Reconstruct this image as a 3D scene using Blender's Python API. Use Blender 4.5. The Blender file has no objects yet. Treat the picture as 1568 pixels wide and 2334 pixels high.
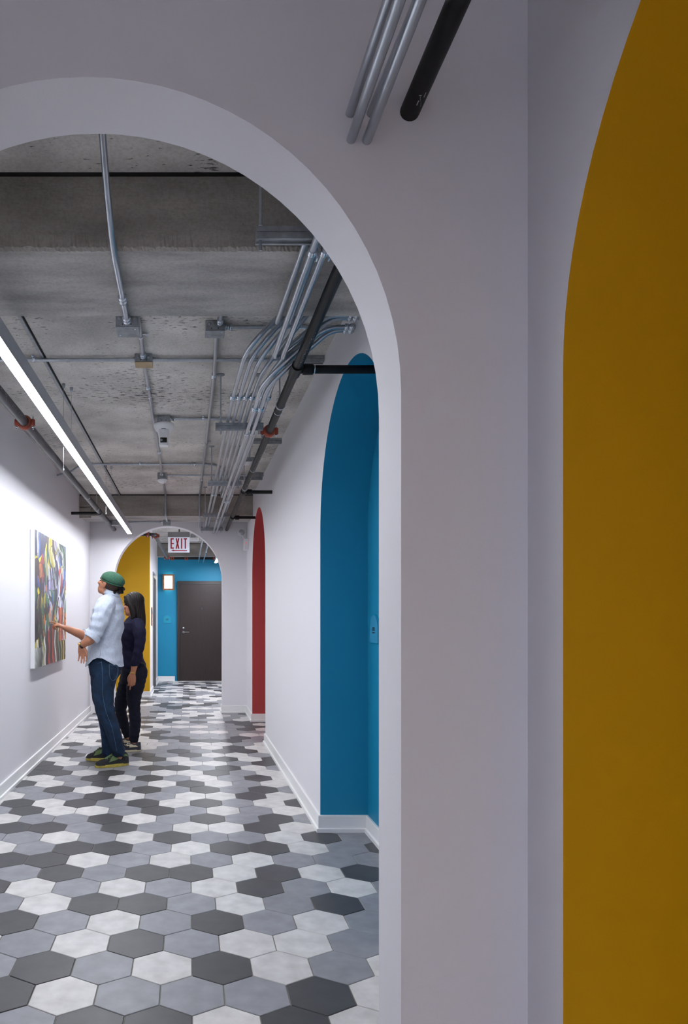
import bpy, math, random
import numpy as np
from mathutils import Vector
C = bpy.context.scene.collection
SC = bpy.context.scene
PI = math.pi

# ------------------------------------------------------------------ camera, world, exposure
FPX, VX, VY, H = 1580.0, 430.0, 1411.0, 1.34        # focal length in px, vanishing point, eye height
cam_d = bpy.data.cameras.new('camera')
cam = bpy.data.objects.new('camera', cam_d); C.objects.link(cam)
cam.location = (0, 0, H); cam.rotation_euler = (PI/2, 0, 0)
cam_d.sensor_fit = 'VERTICAL'; cam_d.sensor_height = 36.0
cam_d.lens = 36.0*FPX/2334
cam_d.shift_x = (784-VX)/2334; cam_d.shift_y = (VY-1167)/2334
cam_d.clip_start = .02
SC.camera = cam
w = bpy.data.worlds.new('world'); SC.world = w; w.use_nodes = True
w.node_tree.nodes['Background'].inputs[0].default_value = (0.6, 0.65, 0.75, 1)
w.node_tree.nodes['Background'].inputs[1].default_value = 0.05
SC.view_settings.view_transform = 'Standard'; SC.view_settings.look = 'None'
SC.view_settings.gamma = 1; SC.view_settings.use_curve_mapping = False
SC.view_settings.exposure = 0.0
LED_MAIN, LED_FILL, LED_FAR, SCONCE = 90.0, 290.0, 140.0, 4.0   # emission of the seen lamps, plus an added fill behind the camera

# ------------------------------------------------------------------ key dimensions (metres)
XL, XR, ZC = -1.41, .83, H+1.61                      # side walls, slab underside
YN, YF = 1.697, 1.895                                # arch wall nearest the camera
YB, YB2 = 9.9, 10.1                                  # second arch wall
YEND = 15.0                                          # blue end wall
ZB = H+1.335                                         # beam underside
X2 = 1.129                                           # back of the alcoves
AR, AZ = .772, 1.895                                 # arch radius, springing height
NICHES = [(.765, 'y'), (3.60, 'b'), (8.275, 'r')]

def P(px, py, Y): return Vector(((px-VX)*Y/FPX, Y, H-(py-VY)*Y/FPX))
def PZ(px, py, zr):
    Y = zr*FPX/(VY-py); return Vector(((px-VX)*Y/FPX, Y, H+zr))

# ------------------------------------------------------------------ materials
def lin(c):
    return tuple(((v/255)/12.92 if v/255 <= .04045 else ((v/255+.055)/1.055)**2.4) for v in c)+(1,)
def mat(name, rgb, rough=.5, metal=0, spec=.5, noise=0, nscale=6, bump=0, bscale=60, stretch=(1,1,1), emit=0, dark=None):
    m = bpy.data.materials.new(name); m.use_nodes = True
    nt = m.node_tree; b = nt.nodes['Principled BSDF']
    b.inputs['Base Color'].default_value = lin(rgb); b.inputs['Roughness'].default_value = rough
    b.inputs['Metallic'].default_value = metal; b.inputs['Specular IOR Level'].default_value = spec
    if emit:
        b.inputs['Emission Color'].default_value = lin(rgb); b.inputs['Emission Strength'].default_value = emit
    if noise or bump:
        tc = nt.nodes.new('ShaderNodeTexCoord'); geo = nt.nodes.new('ShaderNodeNewGeometry')
        mp = nt.nodes.new('ShaderNodeMapping'); mp.inputs['Scale'].default_value = stretch
        nt.links.new(geo.outputs['Position'], mp.inputs[0])
        if noise:
            n = nt.nodes.new('ShaderNodeTexNoise'); n.inputs['Scale'].default_value = nscale; n.inputs['Detail'].default_value = 6
            nt.links.new(mp.outputs[0], n.inputs[0])
            r = nt.nodes.new('ShaderNodeValToRGB')
            r.color_ramp.elements[0].position = .3; r.color_ramp.elements[1].position = .7
            lo = [max(0, v*(1-noise)) for v in rgb] if dark is None else dark
            r.color_ramp.elements[0].color = lin(lo); r.color_ramp.elements[1].color = lin([min(255, v*(1+noise*.6)) for v in rgb])
            nt.links.new(n.outputs['Fac'], r.inputs[0]); nt.links.new(r.outputs[0], b.inputs['Base Color'])
        if bump:
            n2 = nt.nodes.new('ShaderNodeTexNoise'); n2.inputs['Scale'].default_value = bscale; n2.inputs['Detail'].default_value = 4
            nt.links.new(mp.outputs[0], n2.inputs[0])
            bp = nt.nodes.new('ShaderNodeBump'); bp.inputs['Strength'].default_value = bump; bp.inputs['Distance'].default_value = .01
            nt.links.new(n2.outputs['Fac'], bp.inputs['Height']); nt.links.new(bp.outputs[0], b.inputs['Normal'])
    return m
def concrete(name, rgb, voids=0.0, rough=.85, streak=(1,1,1)):
    """grey cast concrete; voids = amount of small elongated bug holes"""
    m = mat(name, rgb, rough=rough, noise=.16, nscale=2.2, bump=.25, bscale=45, stretch=streak, spec=.25)
    nt = m.node_tree; b = nt.nodes['Principled BSDF']
    old = b.inputs['Base Color'].links[0].from_socket
    geo = nt.nodes.new('ShaderNodeNewGeometry')
    g = nt.nodes.new('ShaderNodeTexNoise'); g.inputs['Scale'].default_value = 90; g.inputs['Detail'].default_value = 3
    nt.links.new(geo.outputs['Position'], g.inputs[0])
    mg = nt.nodes.new('ShaderNodeMix'); mg.data_type = 'RGBA'; mg.blend_type = 'MULTIPLY'; mg.inputs[0].default_value = .35
    gr = nt.nodes.new('ShaderNodeValToRGB'); gr.color_ramp.elements[0].position = .25; gr.color_ramp.elements[1].position = .6
    gr.color_ramp.elements[0].color = (.45, .43, .4, 1)
    nt.links.new(g.outputs['Fac'], gr.inputs[0]); nt.links.new(old, mg.inputs[6]); nt.links.new(gr.outputs[0], mg.inputs[7])
    out = mg.outputs[2]
    if voids:
        mp = nt.nodes.new('ShaderNodeMapping'); mp.inputs['Scale'].default_value = (18, 64, 40)
        nt.links.new(geo.outputs['Position'], mp.inputs[0])
        v = nt.nodes.new('ShaderNodeTexNoise'); v.inputs['Scale'].default_value = 1.0; v.inputs['Detail'].default_value = 3; v.inputs['Roughness'].default_value = .65
        nt.links.new(mp.outputs[0], v.inputs[0])
        big = nt.nodes.new('ShaderNodeTexNoise'); big.inputs['Scale'].default_value = 1.3
        nt.links.new(geo.outputs['Position'], big.inputs[0])
        ad = nt.nodes.new('ShaderNodeMath'); ad.operation = 'MULTIPLY_ADD'; ad.inputs[1].default_value = .4; ad.inputs[2].default_value = -.2
        nt.links.new(big.outputs['Fac'], ad.inputs[0])
        sm = nt.nodes.new('ShaderNodeMath'); sm.operation = 'ADD'
        nt.links.new(v.outputs['Fac'], sm.inputs[0]); nt.links.new(ad.outputs[0], sm.inputs[1])
        rr = nt.nodes.new('ShaderNodeValToRGB'); rr.color_ramp.elements[0].position = voids; rr.color_ramp.elements[1].position = voids+.035
        rr.color_ramp.elements[0].color = (1, 1, 1, 1); rr.color_ramp.elements[1].color = (.22, .21, .2, 1)
        nt.links.new(sm.outputs[0], rr.inputs[0])
        mx = nt.nodes.new('ShaderNodeMix'); mx.data_type = 'RGBA'; mx.blend_type = 'MULTIPLY'; mx.inputs[0].default_value = 1
        nt.links.new(out, mx.inputs[6]); nt.links.new(rr.outputs[0], mx.inputs[7]); out = mx.outputs[2]
    nt.links.new(out, b.inputs['Base Color'])
    return m

WHITE = mat('white_paint', (226, 225, 229), rough=.6, bump=.04, bscale=180, spec=.3)
TRIM = mat('white_trim', (232, 232, 232), rough=.4, spec=.4)
BLUE = mat('blue_paint', (18, 130, 168), rough=.5, bump=.04, bscale=180, spec=.35)
YELLOW = mat('yellow_paint', (200, 152, 6), rough=.5, bump=.04, bscale=180, spec=.35)
RED = mat('red_paint', (174, 68, 68), rough=.5, bump=.04, bscale=180, spec=.35)
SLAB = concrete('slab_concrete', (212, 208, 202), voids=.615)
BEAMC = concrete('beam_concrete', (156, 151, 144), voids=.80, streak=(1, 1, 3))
BEAMB = concrete('beam_soffit_concrete', (178, 175, 171), streak=(1, 4, 1))  # same concrete as the beam face, toned lighter to stand in for bounced light
GALV = mat('galvanised_steel', (182, 188, 195), rough=.32, metal=.9, noise=.05, nscale=6, stretch=(6, .6, 6))
GALVD = mat('galvanised_sheet', (150, 154, 158), rough=.42, metal=.4, noise=.12, nscale=30)
ZINC = mat('zinc_fitting', (215, 222, 230), rough=.22, metal=.9)
BLACKPIPE = mat('black_steel_pipe', (20, 20, 22), rough=.5, metal=0, spec=.3, noise=.35, nscale=30)
WORNPIPE = mat('worn_steel_pipe', (70, 70, 74), rough=.4, metal=.4, noise=.45, nscale=22, stretch=(1, .2, 1))
ORANGE = mat('red_oxide_iron', (150, 62, 38), rough=.5, noise=.15, nscale=40)
DARK = mat('dark_gap', (26, 25, 24), rough=.9)
WPLASTIC = mat('white_plastic', (232, 232, 234), rough=.35)
LENSG = mat('lamp_lens', (188, 190, 194), rough=.2, metal=.3)
GLASSD = mat('dark_lens', (8, 8, 10), rough=.08)
HOUSING = mat('light_housing', (176, 178, 184), rough=.4, metal=.3)
DOORW = mat('dark_stained_wood', (44, 33, 31), rough=.38, noise=.25, nscale=9, stretch=(14, 14, .7), spec=.4)
FRAMEW = mat('dark_frame_paint', (38, 32, 31), rough=.4)
STEEL = mat('brushed_steel', (150, 150, 150), rough=.3, metal=.9)
COPPER = mat('copper_plate', (190, 130, 95), rough=.3, metal=.8)
WOOD = mat('sconce_wood', (168, 108, 60), rough=.5, noise=.2, nscale=30)
TEAL = mat('teal_acrylic', (0, 150, 182), rough=.25)
TEAL2 = mat('pale_blue_acrylic', (60, 150, 190), rough=.22)
TEXTD = mat('dark_lettering', (12, 40, 60), rough=.5)
LENSR = mat('sign_red', (176, 22, 40), rough=.4)
SIGNW = mat('sign_panel', (226, 232, 246), rough=.35, emit=.25)
MARK = mat('stencil_white', (190, 190, 190), rough=.7)
TAN = mat('tan_cover', (176, 152, 118), rough=.6)
GROUT = mat('grout', (128, 124, 116), rough=.9, noise=.1, nscale=30)
def tile_mat(name, rgb):
    m = mat(name, rgb, rough=.42, noise=.08, nscale=13, bump=.03, bscale=40, spec=.4)
    nt = m.node_tree; b = nt.nodes['Principled BSDF']; old = b.inputs['Base Color'].links[0].from_socket
    oi = nt.nodes.new('ShaderNodeObjectInfo'); mr = nt.nodes.new('ShaderNodeMapRange'); mr.inputs[3].default_value = .92; mr.inputs[4].default_value = 1.06
    nt.links.new(oi.outputs['Random'], mr.inputs[0])
    mx = nt.nodes.new('ShaderNodeVectorMath'); mx.operation = 'SCALE'
    nt.links.new(old, mx.inputs[0]); nt.links.new(mr.outputs[0], mx.inputs['Scale']); nt.links.new(mx.outputs[0], b.inputs['Base Color'])
    return m
TILES = {'L': tile_mat('pale_tile', (206, 204, 202)), 'M': tile_mat('mid_grey_tile', (140, 141, 146)), 'D': tile_mat('charcoal_tile', (70, 70, 72))}
def emitter(name, rgb, s):
    m = bpy.data.materials.new(name); m.use_nodes = True; nt = m.node_tree; nt.nodes.clear()
    e = nt.nodes.new('ShaderNodeEmission'); o = nt.nodes.new('ShaderNodeOutputMaterial')
    e.inputs[0].default_value = lin(rgb); e.inputs[1].default_value = s; nt.links.new(e.outputs[0], o.inputs[0]); return m
LED1 = emitter('led_diffuser', (246, 249, 255), LED_MAIN)
LED2 = emitter('fill_led_diffuser', (240, 240, 255), LED_FILL)  # for the added fill strip, stronger than the visible lights
LED3 = emitter('far_led_diffuser', (244, 247, 255), LED_FAR)
GLOW = emitter('sconce_diffuser', (255, 250, 240), SCONCE)
REDLED = emitter('red_indicator', (255, 40, 40), 2.0)

# ------------------------------------------------------------------ mesh builder and scene helpers
WL = {}
class M:
    def __init__(s): s.v = []; s.f = []; s.sm = []
    def add(s, vs, fs, smooth=False):
        o = len(s.v); s.v += [tuple(v) for v in vs]
        for f in fs: s.f.append(tuple(i+o for i in f)); s.sm.append(smooth)
        return s
    def box(s, x0, x1, y0, y1, z0, z1):
        v = [(x, y, z) for z in (z0, z1) for y in (y0, y1) for x in (x0, x1)]
        return s.add(v, [(0,2,3,1),(4,5,7,6),(0,1,5,4),(2,6,7,3),(0,4,6,2),(1,3,7,5)])
    def bbox(s, x0, x1, y0, y1, z0, z1, b=.004):
        """box with chamfered edges"""
        vs = []; X, Y, Z = (x0, x1), (y0, y1), (z0, z1); ids = {}
        for i in (0,1):
            for j in (0,1):
                for k in (0,1):
                    p = [X[i], Y[j], Z[k]]; d = [b if q == 0 else -b for q in (i, j, k)]
                    for a in range(3):
                        q = [p[t]+(d[t] if t != a else 0) for t in range(3)]; ids[i,j,k,a] = len(vs); vs.append(q)
        fs = []
        for a in range(3):
            o = [t for t in range(3) if t != a]
            for e in (0,1):
                def g(u, v, ax=a):
                    t = [0,0,0]; t[a] = e; t[o[0]] = u; t[o[1]] = v; return ids[t[0],t[1],t[2],ax]
                q = [g(0,0), g(1,0), g(1,1), g(0,1)]
                flip = (e == 0) ^ (a == 1)
                fs.append(tuple(q[::-1]) if flip else tuple(q))
        for a in range(3):
            o = [t for t in range(3) if t != a]
            for u in (0,1):
                for v in (0,1):
                    def g(e, ax):
                        t = [0,0,0]; t[a] = e; t[o[0]] = u; t[o[1]] = v; return ids[t[0],t[1],t[2],ax]
                    fs.append((g(0,o[0]), g(1,o[0]), g(1,o[1]), g(0,o[1])))
        for i in (0,1):
            for j in (0,1):
                for k in (0,1): fs.append((ids[i,j,k,0], ids[i,j,k,1], ids[i,j,k,2]))
        return s.add(vs, fs)
    def tube(s, path, r, n=12, caps=True, ex=1.0):
        path = [Vector(p) for p in path]; R = r if isinstance(r, (list, tuple)) else [r]*len(path)
        sg = [(b-a) for a, b in zip(path, path[1:])]; sg = [d.normalized() if d.length > 1e-7 else None for d in sg]
        for i in range(1, len(sg)): sg[i] = sg[i] or sg[i-1]
        for i in range(len(sg)-2, -1, -1): sg[i] = sg[i] or sg[i+1]
        t0 = sg[0]
        u = t0.orthogonal().normalized() if abs(t0.z) > .9 else t0.cross(Vector((0,0,1))).normalized()
        rings = []; prev = t0
        for i, p in enumerate(path):
            if i == 0: t = t0
            elif i == len(path)-1: t = sg[-1]
            else: t = (sg[i-1]+sg[i]).normalized()
            q = prev.rotation_difference(t); u = (q @ u).normalized(); prev = t
            v = t.cross(u).normalized()
            rings.append([p+u*(math.cos(2*PI*k/n)*R[i])+v*(math.sin(2*PI*k/n)*R[i]*ex) for k in range(n)])
        vs = [x for ring in rings for x in ring]; fs = []
        for i in range(len(rings)-1):
            for k in range(n):
                a = i*n+k; b = i*n+(k+1) % n; fs.append((a, b, b+n, a+n))
        s.add(vs, fs, True)
        if caps:
            s.add(rings[0], [tuple(range(n-1, -1, -1))]); s.add(rings[-1], [tuple(range(n))])
        return s
    def lathe(s, prof, c, axis='z', n=24):
        """prof: list of (radius, height)"""
        vs = []
        for r, h in prof:
            for k in range(n):
                a = 2*PI*k/n; x, y = r*math.cos(a), r*math.sin(a)
                p = {'z': (x, y, h), 'y': (x, h, y), 'x': (h, x, y)}[axis]
                vs.append((c[0]+p[0], c[1]+p[1], c[2]+p[2]))
        fs = []
        for i in range(len(prof)-1):
            for k in range(n):
                a = i*n+k; b = i*n+(k+1) % n; fs.append((a, b, b+n, a+n))
        return s.add(vs, fs, True)
    def ell(s, c, ax, n=20, m=14, low=1.0):
        """ellipsoid, ax = three axis vectors; low squashes the -ax[2] half"""
        c = Vector(c); ax = [Vector(a) for a in ax]; vs = [c-ax[2]*low]; fs = []
        for j in range(1, m):
            t = -PI/2+PI*j/m; z = math.sin(t); z = z*low if z < 0 else z
            for k in range(n):
                a = 2*PI*k/n; vs.append(c+ax[0]*math.cos(a)*math.cos(t)+ax[1]*math.sin(a)*math.cos(t)+ax[2]*z)
        vs.append(c+ax[2])
        for k in range(n): fs.append((0, 1+(k+1) % n, 1+k))
        for j in range(m-2):
            for k in range(n):
                a = 1+j*n+k; b = 1+j*n+(k+1) % n; fs.append((a, b, b+n, a+n))
        t = len(vs)-1
        for k in range(n): fs.append((t, 1+(m-2)*n+k, 1+(m-2)*n+(k+1) % n))
        return s.add(vs, fs, True)
    def prism(s, poly, f0, f1):
        """poly 2D list; f0/f1 map 2D to 3D on both ends"""
        n = len(poly); a = [f0(*p) for p in poly]; b = [f1(*p) for p in poly]
        fs = [tuple(range(n-1, -1, -1)), tuple(range(n, 2*n))]+[(i, (i+1) % n, n+(i+1) % n, n+i) for i in range(n)]
        return s.add(a+b, fs)
    def build(s, name, m, parent=None, loc=None):
        me = bpy.data.meshes.new(name); ob = bpy.data.objects.new(name, me); C.objects.link(ob)
        if parent is not None: base = WL[parent.name]; WL[ob.name] = base; ob.parent = parent
        else:
            if loc is None:
                a = np.array(s.v); loc = ((a[:,0].min()+a[:,0].max())/2, (a[:,1].min()+a[:,1].max())/2, a[:,2].min())
            base = Vector(loc); ob.location = base; WL[ob.name] = base
        me.from_pydata([(v[0]-base[0], v[1]-base[1], v[2]-base[2]) for v in s.v], [], s.f)
        me.polygons.foreach_set('use_smooth', s.sm); me.update()
        ms = m if isinstance(m, (list, tuple)) else [m]
        for x in ms: me.materials.append(x)
        return ob
def tag(o, label, cat, group=None, kind=None):
    o['label'] = label; o['category'] = cat
    if group: o['group'] = group
    if kind: o['kind'] = kind
    return o
def struct(o, label=None, cat=None):
    o['kind'] = 'structure'
    if label: o['label'] = label
    if cat: o['category'] = cat
    return o
def thing(name, label, cat, loc, group=None):
    o = bpy.data.objects.new(name, None); C.objects.link(o); o.location = loc; o.empty_display_size = .05
    WL[o.name] = Vector(loc); return tag(o, label, cat, group)
def fillet(pts, rad=.05, n=6):
    pts = [Vector(p) for p in pts]; out = [pts[0]]
    for i in range(1, len(pts)-1):
        a, b, c = pts[i-1], pts[i], pts[i+1]; d1, d2 = (a-b), (c-b)
        r = min(rad, d1.length*.45, d2.length*.45)
        p, q = b+d1.normalized()*r, b+d2.normalized()*r
        for k in range(n+1):
            t = k/n; out.append(p*(1-t)**2+b*2*t*(1-t)+q*t*t)
    out.append(pts[-1]); return out

# ------------------------------------------------------------------ walls
NA = 40
def arc(c, r=AR, z=AZ):
    return [(c+r, 0)]+[(c+r*math.cos(PI*k/NA), z+r*math.sin(PI*k/NA)) for k in range(NA+1)]+[(c-r, 0)]
def arch_panel(m, a0, a1, ztop, arches, f):
    """flat wall panel a0..a1 with arched openings; f maps (a,z) to 3D"""
    edges = [a0]
    for c in sorted(arches):
        m.add([f(edges[-1], 0), f(c-AR, 0), f(c-AR, ztop), f(edges[-1], ztop)], [(0,1,2,3)])
        pts = arc(c)[1:-1]
        for (p, q) in zip(pts, pts[1:]):
            m.add([f(*p), f(*q), f(q[0], ztop), f(p[0], ztop)], [(0,1,2,3)])
        edges.append(c+AR)
    m.add([f(edges[-1], 0), f(a1, 0), f(a1, ztop), f(edges[-1], ztop)], [(0,1,2,3)])
def arch_reveal(m, c, f0, f1, skip_floor=True):
    pts = arc(c); n = len(pts)
    m.add([f0(*p) for p in pts]+[f1(*p) for p in pts], [(i, i+1, n+i+1, n+i) for i in range(n-1)], True)

# right-hand wall with its three alcoves
m = M()
arch_panel(m, -4.6, YEND, ZC, [n[0] for n in NICHES], lambda a, z: (XR, a, z))
wall_right = struct(m.build('wall_right', WHITE, loc=(XR, 0, 0)), 'white right-hand corridor wall pierced by arched alcoves', 'wall')
pal = {'y': (YELLOW, 'yellow arched alcove'), 'b': (BLUE, 'blue arched alcove'), 'r': (RED, 'red arched alcove')}
for c, k in NICHES:
    m = M(); arch_reveal(m, c, lambda a, z: (XR, a, z), lambda a, z: (X2, a, z))
    pts = arc(c)
    m.add([(X2, a, z) for a, z in pts], [tuple(range(len(pts)))])
    o = m.build('alcove', pal[k][0], wall_right); o['label'] = pal[k][1]
# left-hand wall
struct(M().box(XL-.12, XL, -4.6, 11.86, 0, ZC).build('wall_left', WHITE), 'white left-hand wall carrying the painting', 'wall')
struct(M().box(XL-.12, X2+.2, -4.7, -4.6, 0, ZC).build('wall_behind', WHITE), 'white wall closing the corridor behind the viewpoint', 'wall')
# arch wall nearest the camera and the one at the back of the corridor
for nm, y0, y1, c, lb in (('wall_front', YN, YF, -.252, 'white wall with the large foreground archway'), ('wall_back', YB, YB2, -.292, 'white wall with the far archway under the beam')):
    m = M()
    for y in (y0, y1): arch_panel(m, XL, XR, ZC, [c], lambda a, z, y=y: (a, y, z))
    arch_reveal(m, c, lambda a, z: (a, y0, z), lambda a, z: (a, y1, z))
    struct(m.build(nm, WHITE, loc=(c, y0, 0)), lb, 'wall')
# lobby behind the second arch
struct(M().box(XL-.12, -.668, 11.86, 12.0, 0, ZC).build('wall_lobby', YELLOW), 'yellow wall behind the far archway', 'wall')
m = M()
EY0, EY1, EZ = 12.95, 13.85, 2.13
m.box(-.78, -.668, 12.0, EY0, 0, ZC); m.box(-.78, -.668, EY1, YEND, 0, ZC); m.box(-.78, -.668, EY0, EY1, EZ, ZC)
m.box(-.80, -.74, EY0-.02, EY1+.02, 0, EZ+.02)
struct(m.build('wall_lift', WHITE), 'narrow white wall holding the lift doors', 'wall')
m = M().box(-.80, X2+.2, YEND, YEND+.12, 0, ZC)
struct(m.build('wall_end', BLUE), 'blue end wall with the dark door', 'wall')
# slab and beams
ceil = struct(M().box(XL-.12, X2+.2, -4.7, YEND+.12, ZC, ZC+.15).build('ceiling', SLAB), 'exposed grey concrete slab with small voids', 'ceiling')
m = M().box(-.905, -.885, 3.05, 8.95, ZC-.012, ZC+.01); o = m.build('joint_strip', GALVD, ceil)
m = M().box(-.885, -.876, 3.05, 8.95, ZC-.004, ZC+.01); o = m.build('joint_gap', DARK, ceil)
def beam(y0, y1, x0, x1, label):
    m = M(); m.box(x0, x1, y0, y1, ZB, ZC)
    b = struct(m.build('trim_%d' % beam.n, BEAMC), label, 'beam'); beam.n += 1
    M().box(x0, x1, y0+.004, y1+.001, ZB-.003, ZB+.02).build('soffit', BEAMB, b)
    M().box(x0, x1, y0-.006, y1, ZC-.012, ZC).build('dark_top_line', DARK, b)  # thin dark strip along the top edge of the beam
    return b
beam.n = 1
b1 = beam(2.504, 3.048, XL, XR, 'deep grey concrete beam just beyond the foreground archway')
rng = random.Random(4)
m = M(); x = XL                                          # ragged arris of the first beam
vs = []
n = 300
for i in range(n+1):
    xx = XL+(XR-XL)*i/n
    vs += [(xx, 2.497, ZB+.055+rng.uniform(-.007, .007)), (xx, 2.494+rng.uniform(-.003, .003), ZB+.004+rng.uniform(-.004, .003)), (xx, 2.508+rng.uniform(-.004, .004), ZB-.005)]
m.add(vs, [q for i in range(n) for q in ((3*i, 3*i+3, 3*i+4, 3*i+1), (3*i+1, 3*i+4, 3*i+5, 3*i+2))])
m.build('rough_edge', BEAMC, b1)
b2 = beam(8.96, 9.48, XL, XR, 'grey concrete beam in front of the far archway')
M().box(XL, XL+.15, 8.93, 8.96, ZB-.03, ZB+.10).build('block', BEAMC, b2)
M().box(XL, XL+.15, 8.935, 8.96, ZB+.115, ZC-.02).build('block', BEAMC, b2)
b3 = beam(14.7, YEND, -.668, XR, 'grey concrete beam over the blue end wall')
# baseboards: profile swept along a polyline, room on the left of travel
def baseboard(name, pts, label, side=1):
    prof = [(0, .105), (.012, .105), (.014, .100), (.014, .026), (.026, .022), (.026, 0), (0, 0)]
    m = M(); pts = [Vector((p[0], p[1])) for p in pts]; rings = []
    for i, p in enumerate(pts):
        d1 = (p-pts[i-1]).normalized() if i else (pts[1]-p).normalized()
        d2 = (pts[i+1]-p).normalized() if i < len(pts)-1 else d1
        n1 = Vector((-d1.y, d1.x))*side; n2 = Vector((-d2.y, d2.x))*side
        nn = (n1+n2).normalized(); k = 1/max(.3, nn.dot(n1))
        rings.append([(p.x+nn.x*o*k, p.y+nn.y*o*k, z) for o, z in prof])
    q = len(prof)
    for a, b in zip(rings, rings[1:]):
        m.add(a+b, [(i, i+1, q+i+1, q+i) for i in range(q-1)])
    m.add(rings[0], [tuple(range(q))]); m.add(rings[-1], [tuple(range(q-1, -1, -1))])
    return struct(m.build(name, TRIM), label, 'baseboard')
pts = [(XR, -3.4)]
for c, k in NICHES:
    if k == 'b': pts2 = [(XR, YF)]
    if k == 'y':
        baseboard('baseboard_right_front', [(XR, -4.6), (XR, c-AR), (X2, c-AR), (X2, c+AR), (XR, c+AR), (XR, YN)], 'white baseboard round the yellow alcove', 1)
pts2 = [(XR, YF)]
for c, k in NICHES[1:]: pts2 += [(XR, c-AR), (X2, c-AR), (X2, c+AR), (XR, c+AR)]
pts2 += [(XR, YB), (.483, YB), (.483, YB2), (XR, YB2), (XR, YEND)]
baseboard('baseboard_right', pts2, 'white baseboard running along the right wall and into its alcoves', 1)
baseboard('baseboard_left', [(XL, YF), (XL, YB), (-1.067, YB)], 'white baseboard along the left wall under the painting', -1)
baseboard('baseboard_lobby', [(XL, 11.86), (-.668, 11.86), (-.668, EY0-.08)], 'white baseboard under the yellow wall', -1)
baseboard('baseboard_lift', [(-.668, EY1+.08), (-.668, YEND), (-.30, YEND)], 'white baseboard at the foot of the blue wall', -1)

# ------------------------------------------------------------------ hexagonal tile floor
fl = struct(M().box(XL-.2, X2+.3, -4.7, YEND+.1, -.12, -.0035).build('floor', GROUT), 'hexagonal floor tiling in three greys', 'floor')
TW = .229; TS = TW/math.sqrt(3); ROW = 1.5*TS; Y1 = 2.473
ROWS = {0: (-3, 'MDDLDL'), 1: (-3, 'DLMMMDL'), 2: (-4, 'MDMLDLML'), 3: (-4, 'LMLDMLLM'), 4: (-4, 'DMLMDMLM'), 5: (-4, 'MLDDMLMDM'),
 6: (-5, 'DLMLMLDMLM'), 7: (-4, 'MDMDDLDLD'), 8: (-5, 'DDLMLMLMMM'), 9: (-5, 'LMDDMLDDLMD'), 10: (-5, 'MLMLDMMLDM'), 11: (-5, 'DDMDMLLDLM'),
 12: (-6, 'LMMDLMDMDM'), 13: (-6, 'MDLLMDMLML'), 14: (-6, 'DLDMDLDMLD'), 15: (-6, 'LMMDLMLLDL'), 16: (-6, 'MDLMDMDMDM'), 17: (-6, 'DLMDMLDLML'),
 18: (-6, 'LMDLDMLMDL'), 19: (-6, 'DDLDMLLDML'), 20: (-6, 'DMMMDDMDLM'), 21: (-6, 'DLDMLMLLMD'), 22: (-6, 'LMMMDLMDLD'), 23: (-6, 'MDLMDMDLLM'), 24: (-6, 'DMLMMDMDDL')}
rng = random.Random(11)
def hex_shape(cx, cy, r=TS-.0022):
    vs = []
    for rr, z in ((r-.0018, 0), (r, -.0016), (r, -.008)):
        for k in range(6):
            a = PI/6+k*PI/3; vs.append((cx+rr*math.cos(a), cy+rr*math.sin(a), z))
    fs = [tuple(range(6))]
    for j in range(2):
        for k in range(6): fs.append((j*6+k, j*6+6+k, j*6+6+(k+1) % 6, j*6+(k+1) % 6))
    return vs, fs
HM = {}
for k in TILES:
    me = bpy.data.meshes.new('tile'); vs, fs = hex_shape(0, 0); me.from_pydata(vs, [], fs); me.materials.append(TILES[k]); HM[k] = me
tiles = []
for r in range(-35, 66):
    y = Y1+(r-1)*ROW
    off = .0125 if r % 2 else .127
    for k in range(-8, 7):
        x = off+k*TW
        if x < XL-.10 or y < -4.6 or y > YEND+.05: continue
        lim = XR+.10
        for c, q in NICHES:
            if c-AR-.05 < y < c+AR+.05: lim = X2+.10
        if x > lim: continue
        if y > 12.0 and x < -.668-.1: continue
        col = None
        if r in ROWS:
            k0, s = ROWS[r]
            if 0 <= k-k0 < len(s): col = s[k-k0]
        if col is None: col = rng.choice('LLLMMMDD')
        px = VX+x*FPX/max(y, .01); py = VY+H*FPX/max(y, .01)
        vis = y > 2.15 and -60 < px < 900 and py < 2440
        tiles.append((y if vis else 99+y, x, y, col))
tiles.sort()
for t in tiles[:300]:
    o = bpy.data.objects.new('tile', HM[t[3]]); C.objects.link(o); o.parent = fl
    b = WL[fl.name]; o.location = (t[1]-b[0], t[2]-b[1], -b[2]+rng.uniform(-.0004, .0004))
rest = M(); ids = []
for t in tiles[300:]:
    vs, fs = hex_shape(t[1], t[2]); rest.add(vs, fs); ids += ['LMD'.index(t[3])]*len(fs)
o = rest.build('distant_tiles', [TILES['L'], TILES['M'], TILES['D']], fl); o['kind'] = 'stuff'
o.data.polygons.foreach_set('material_index', ids)

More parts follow.
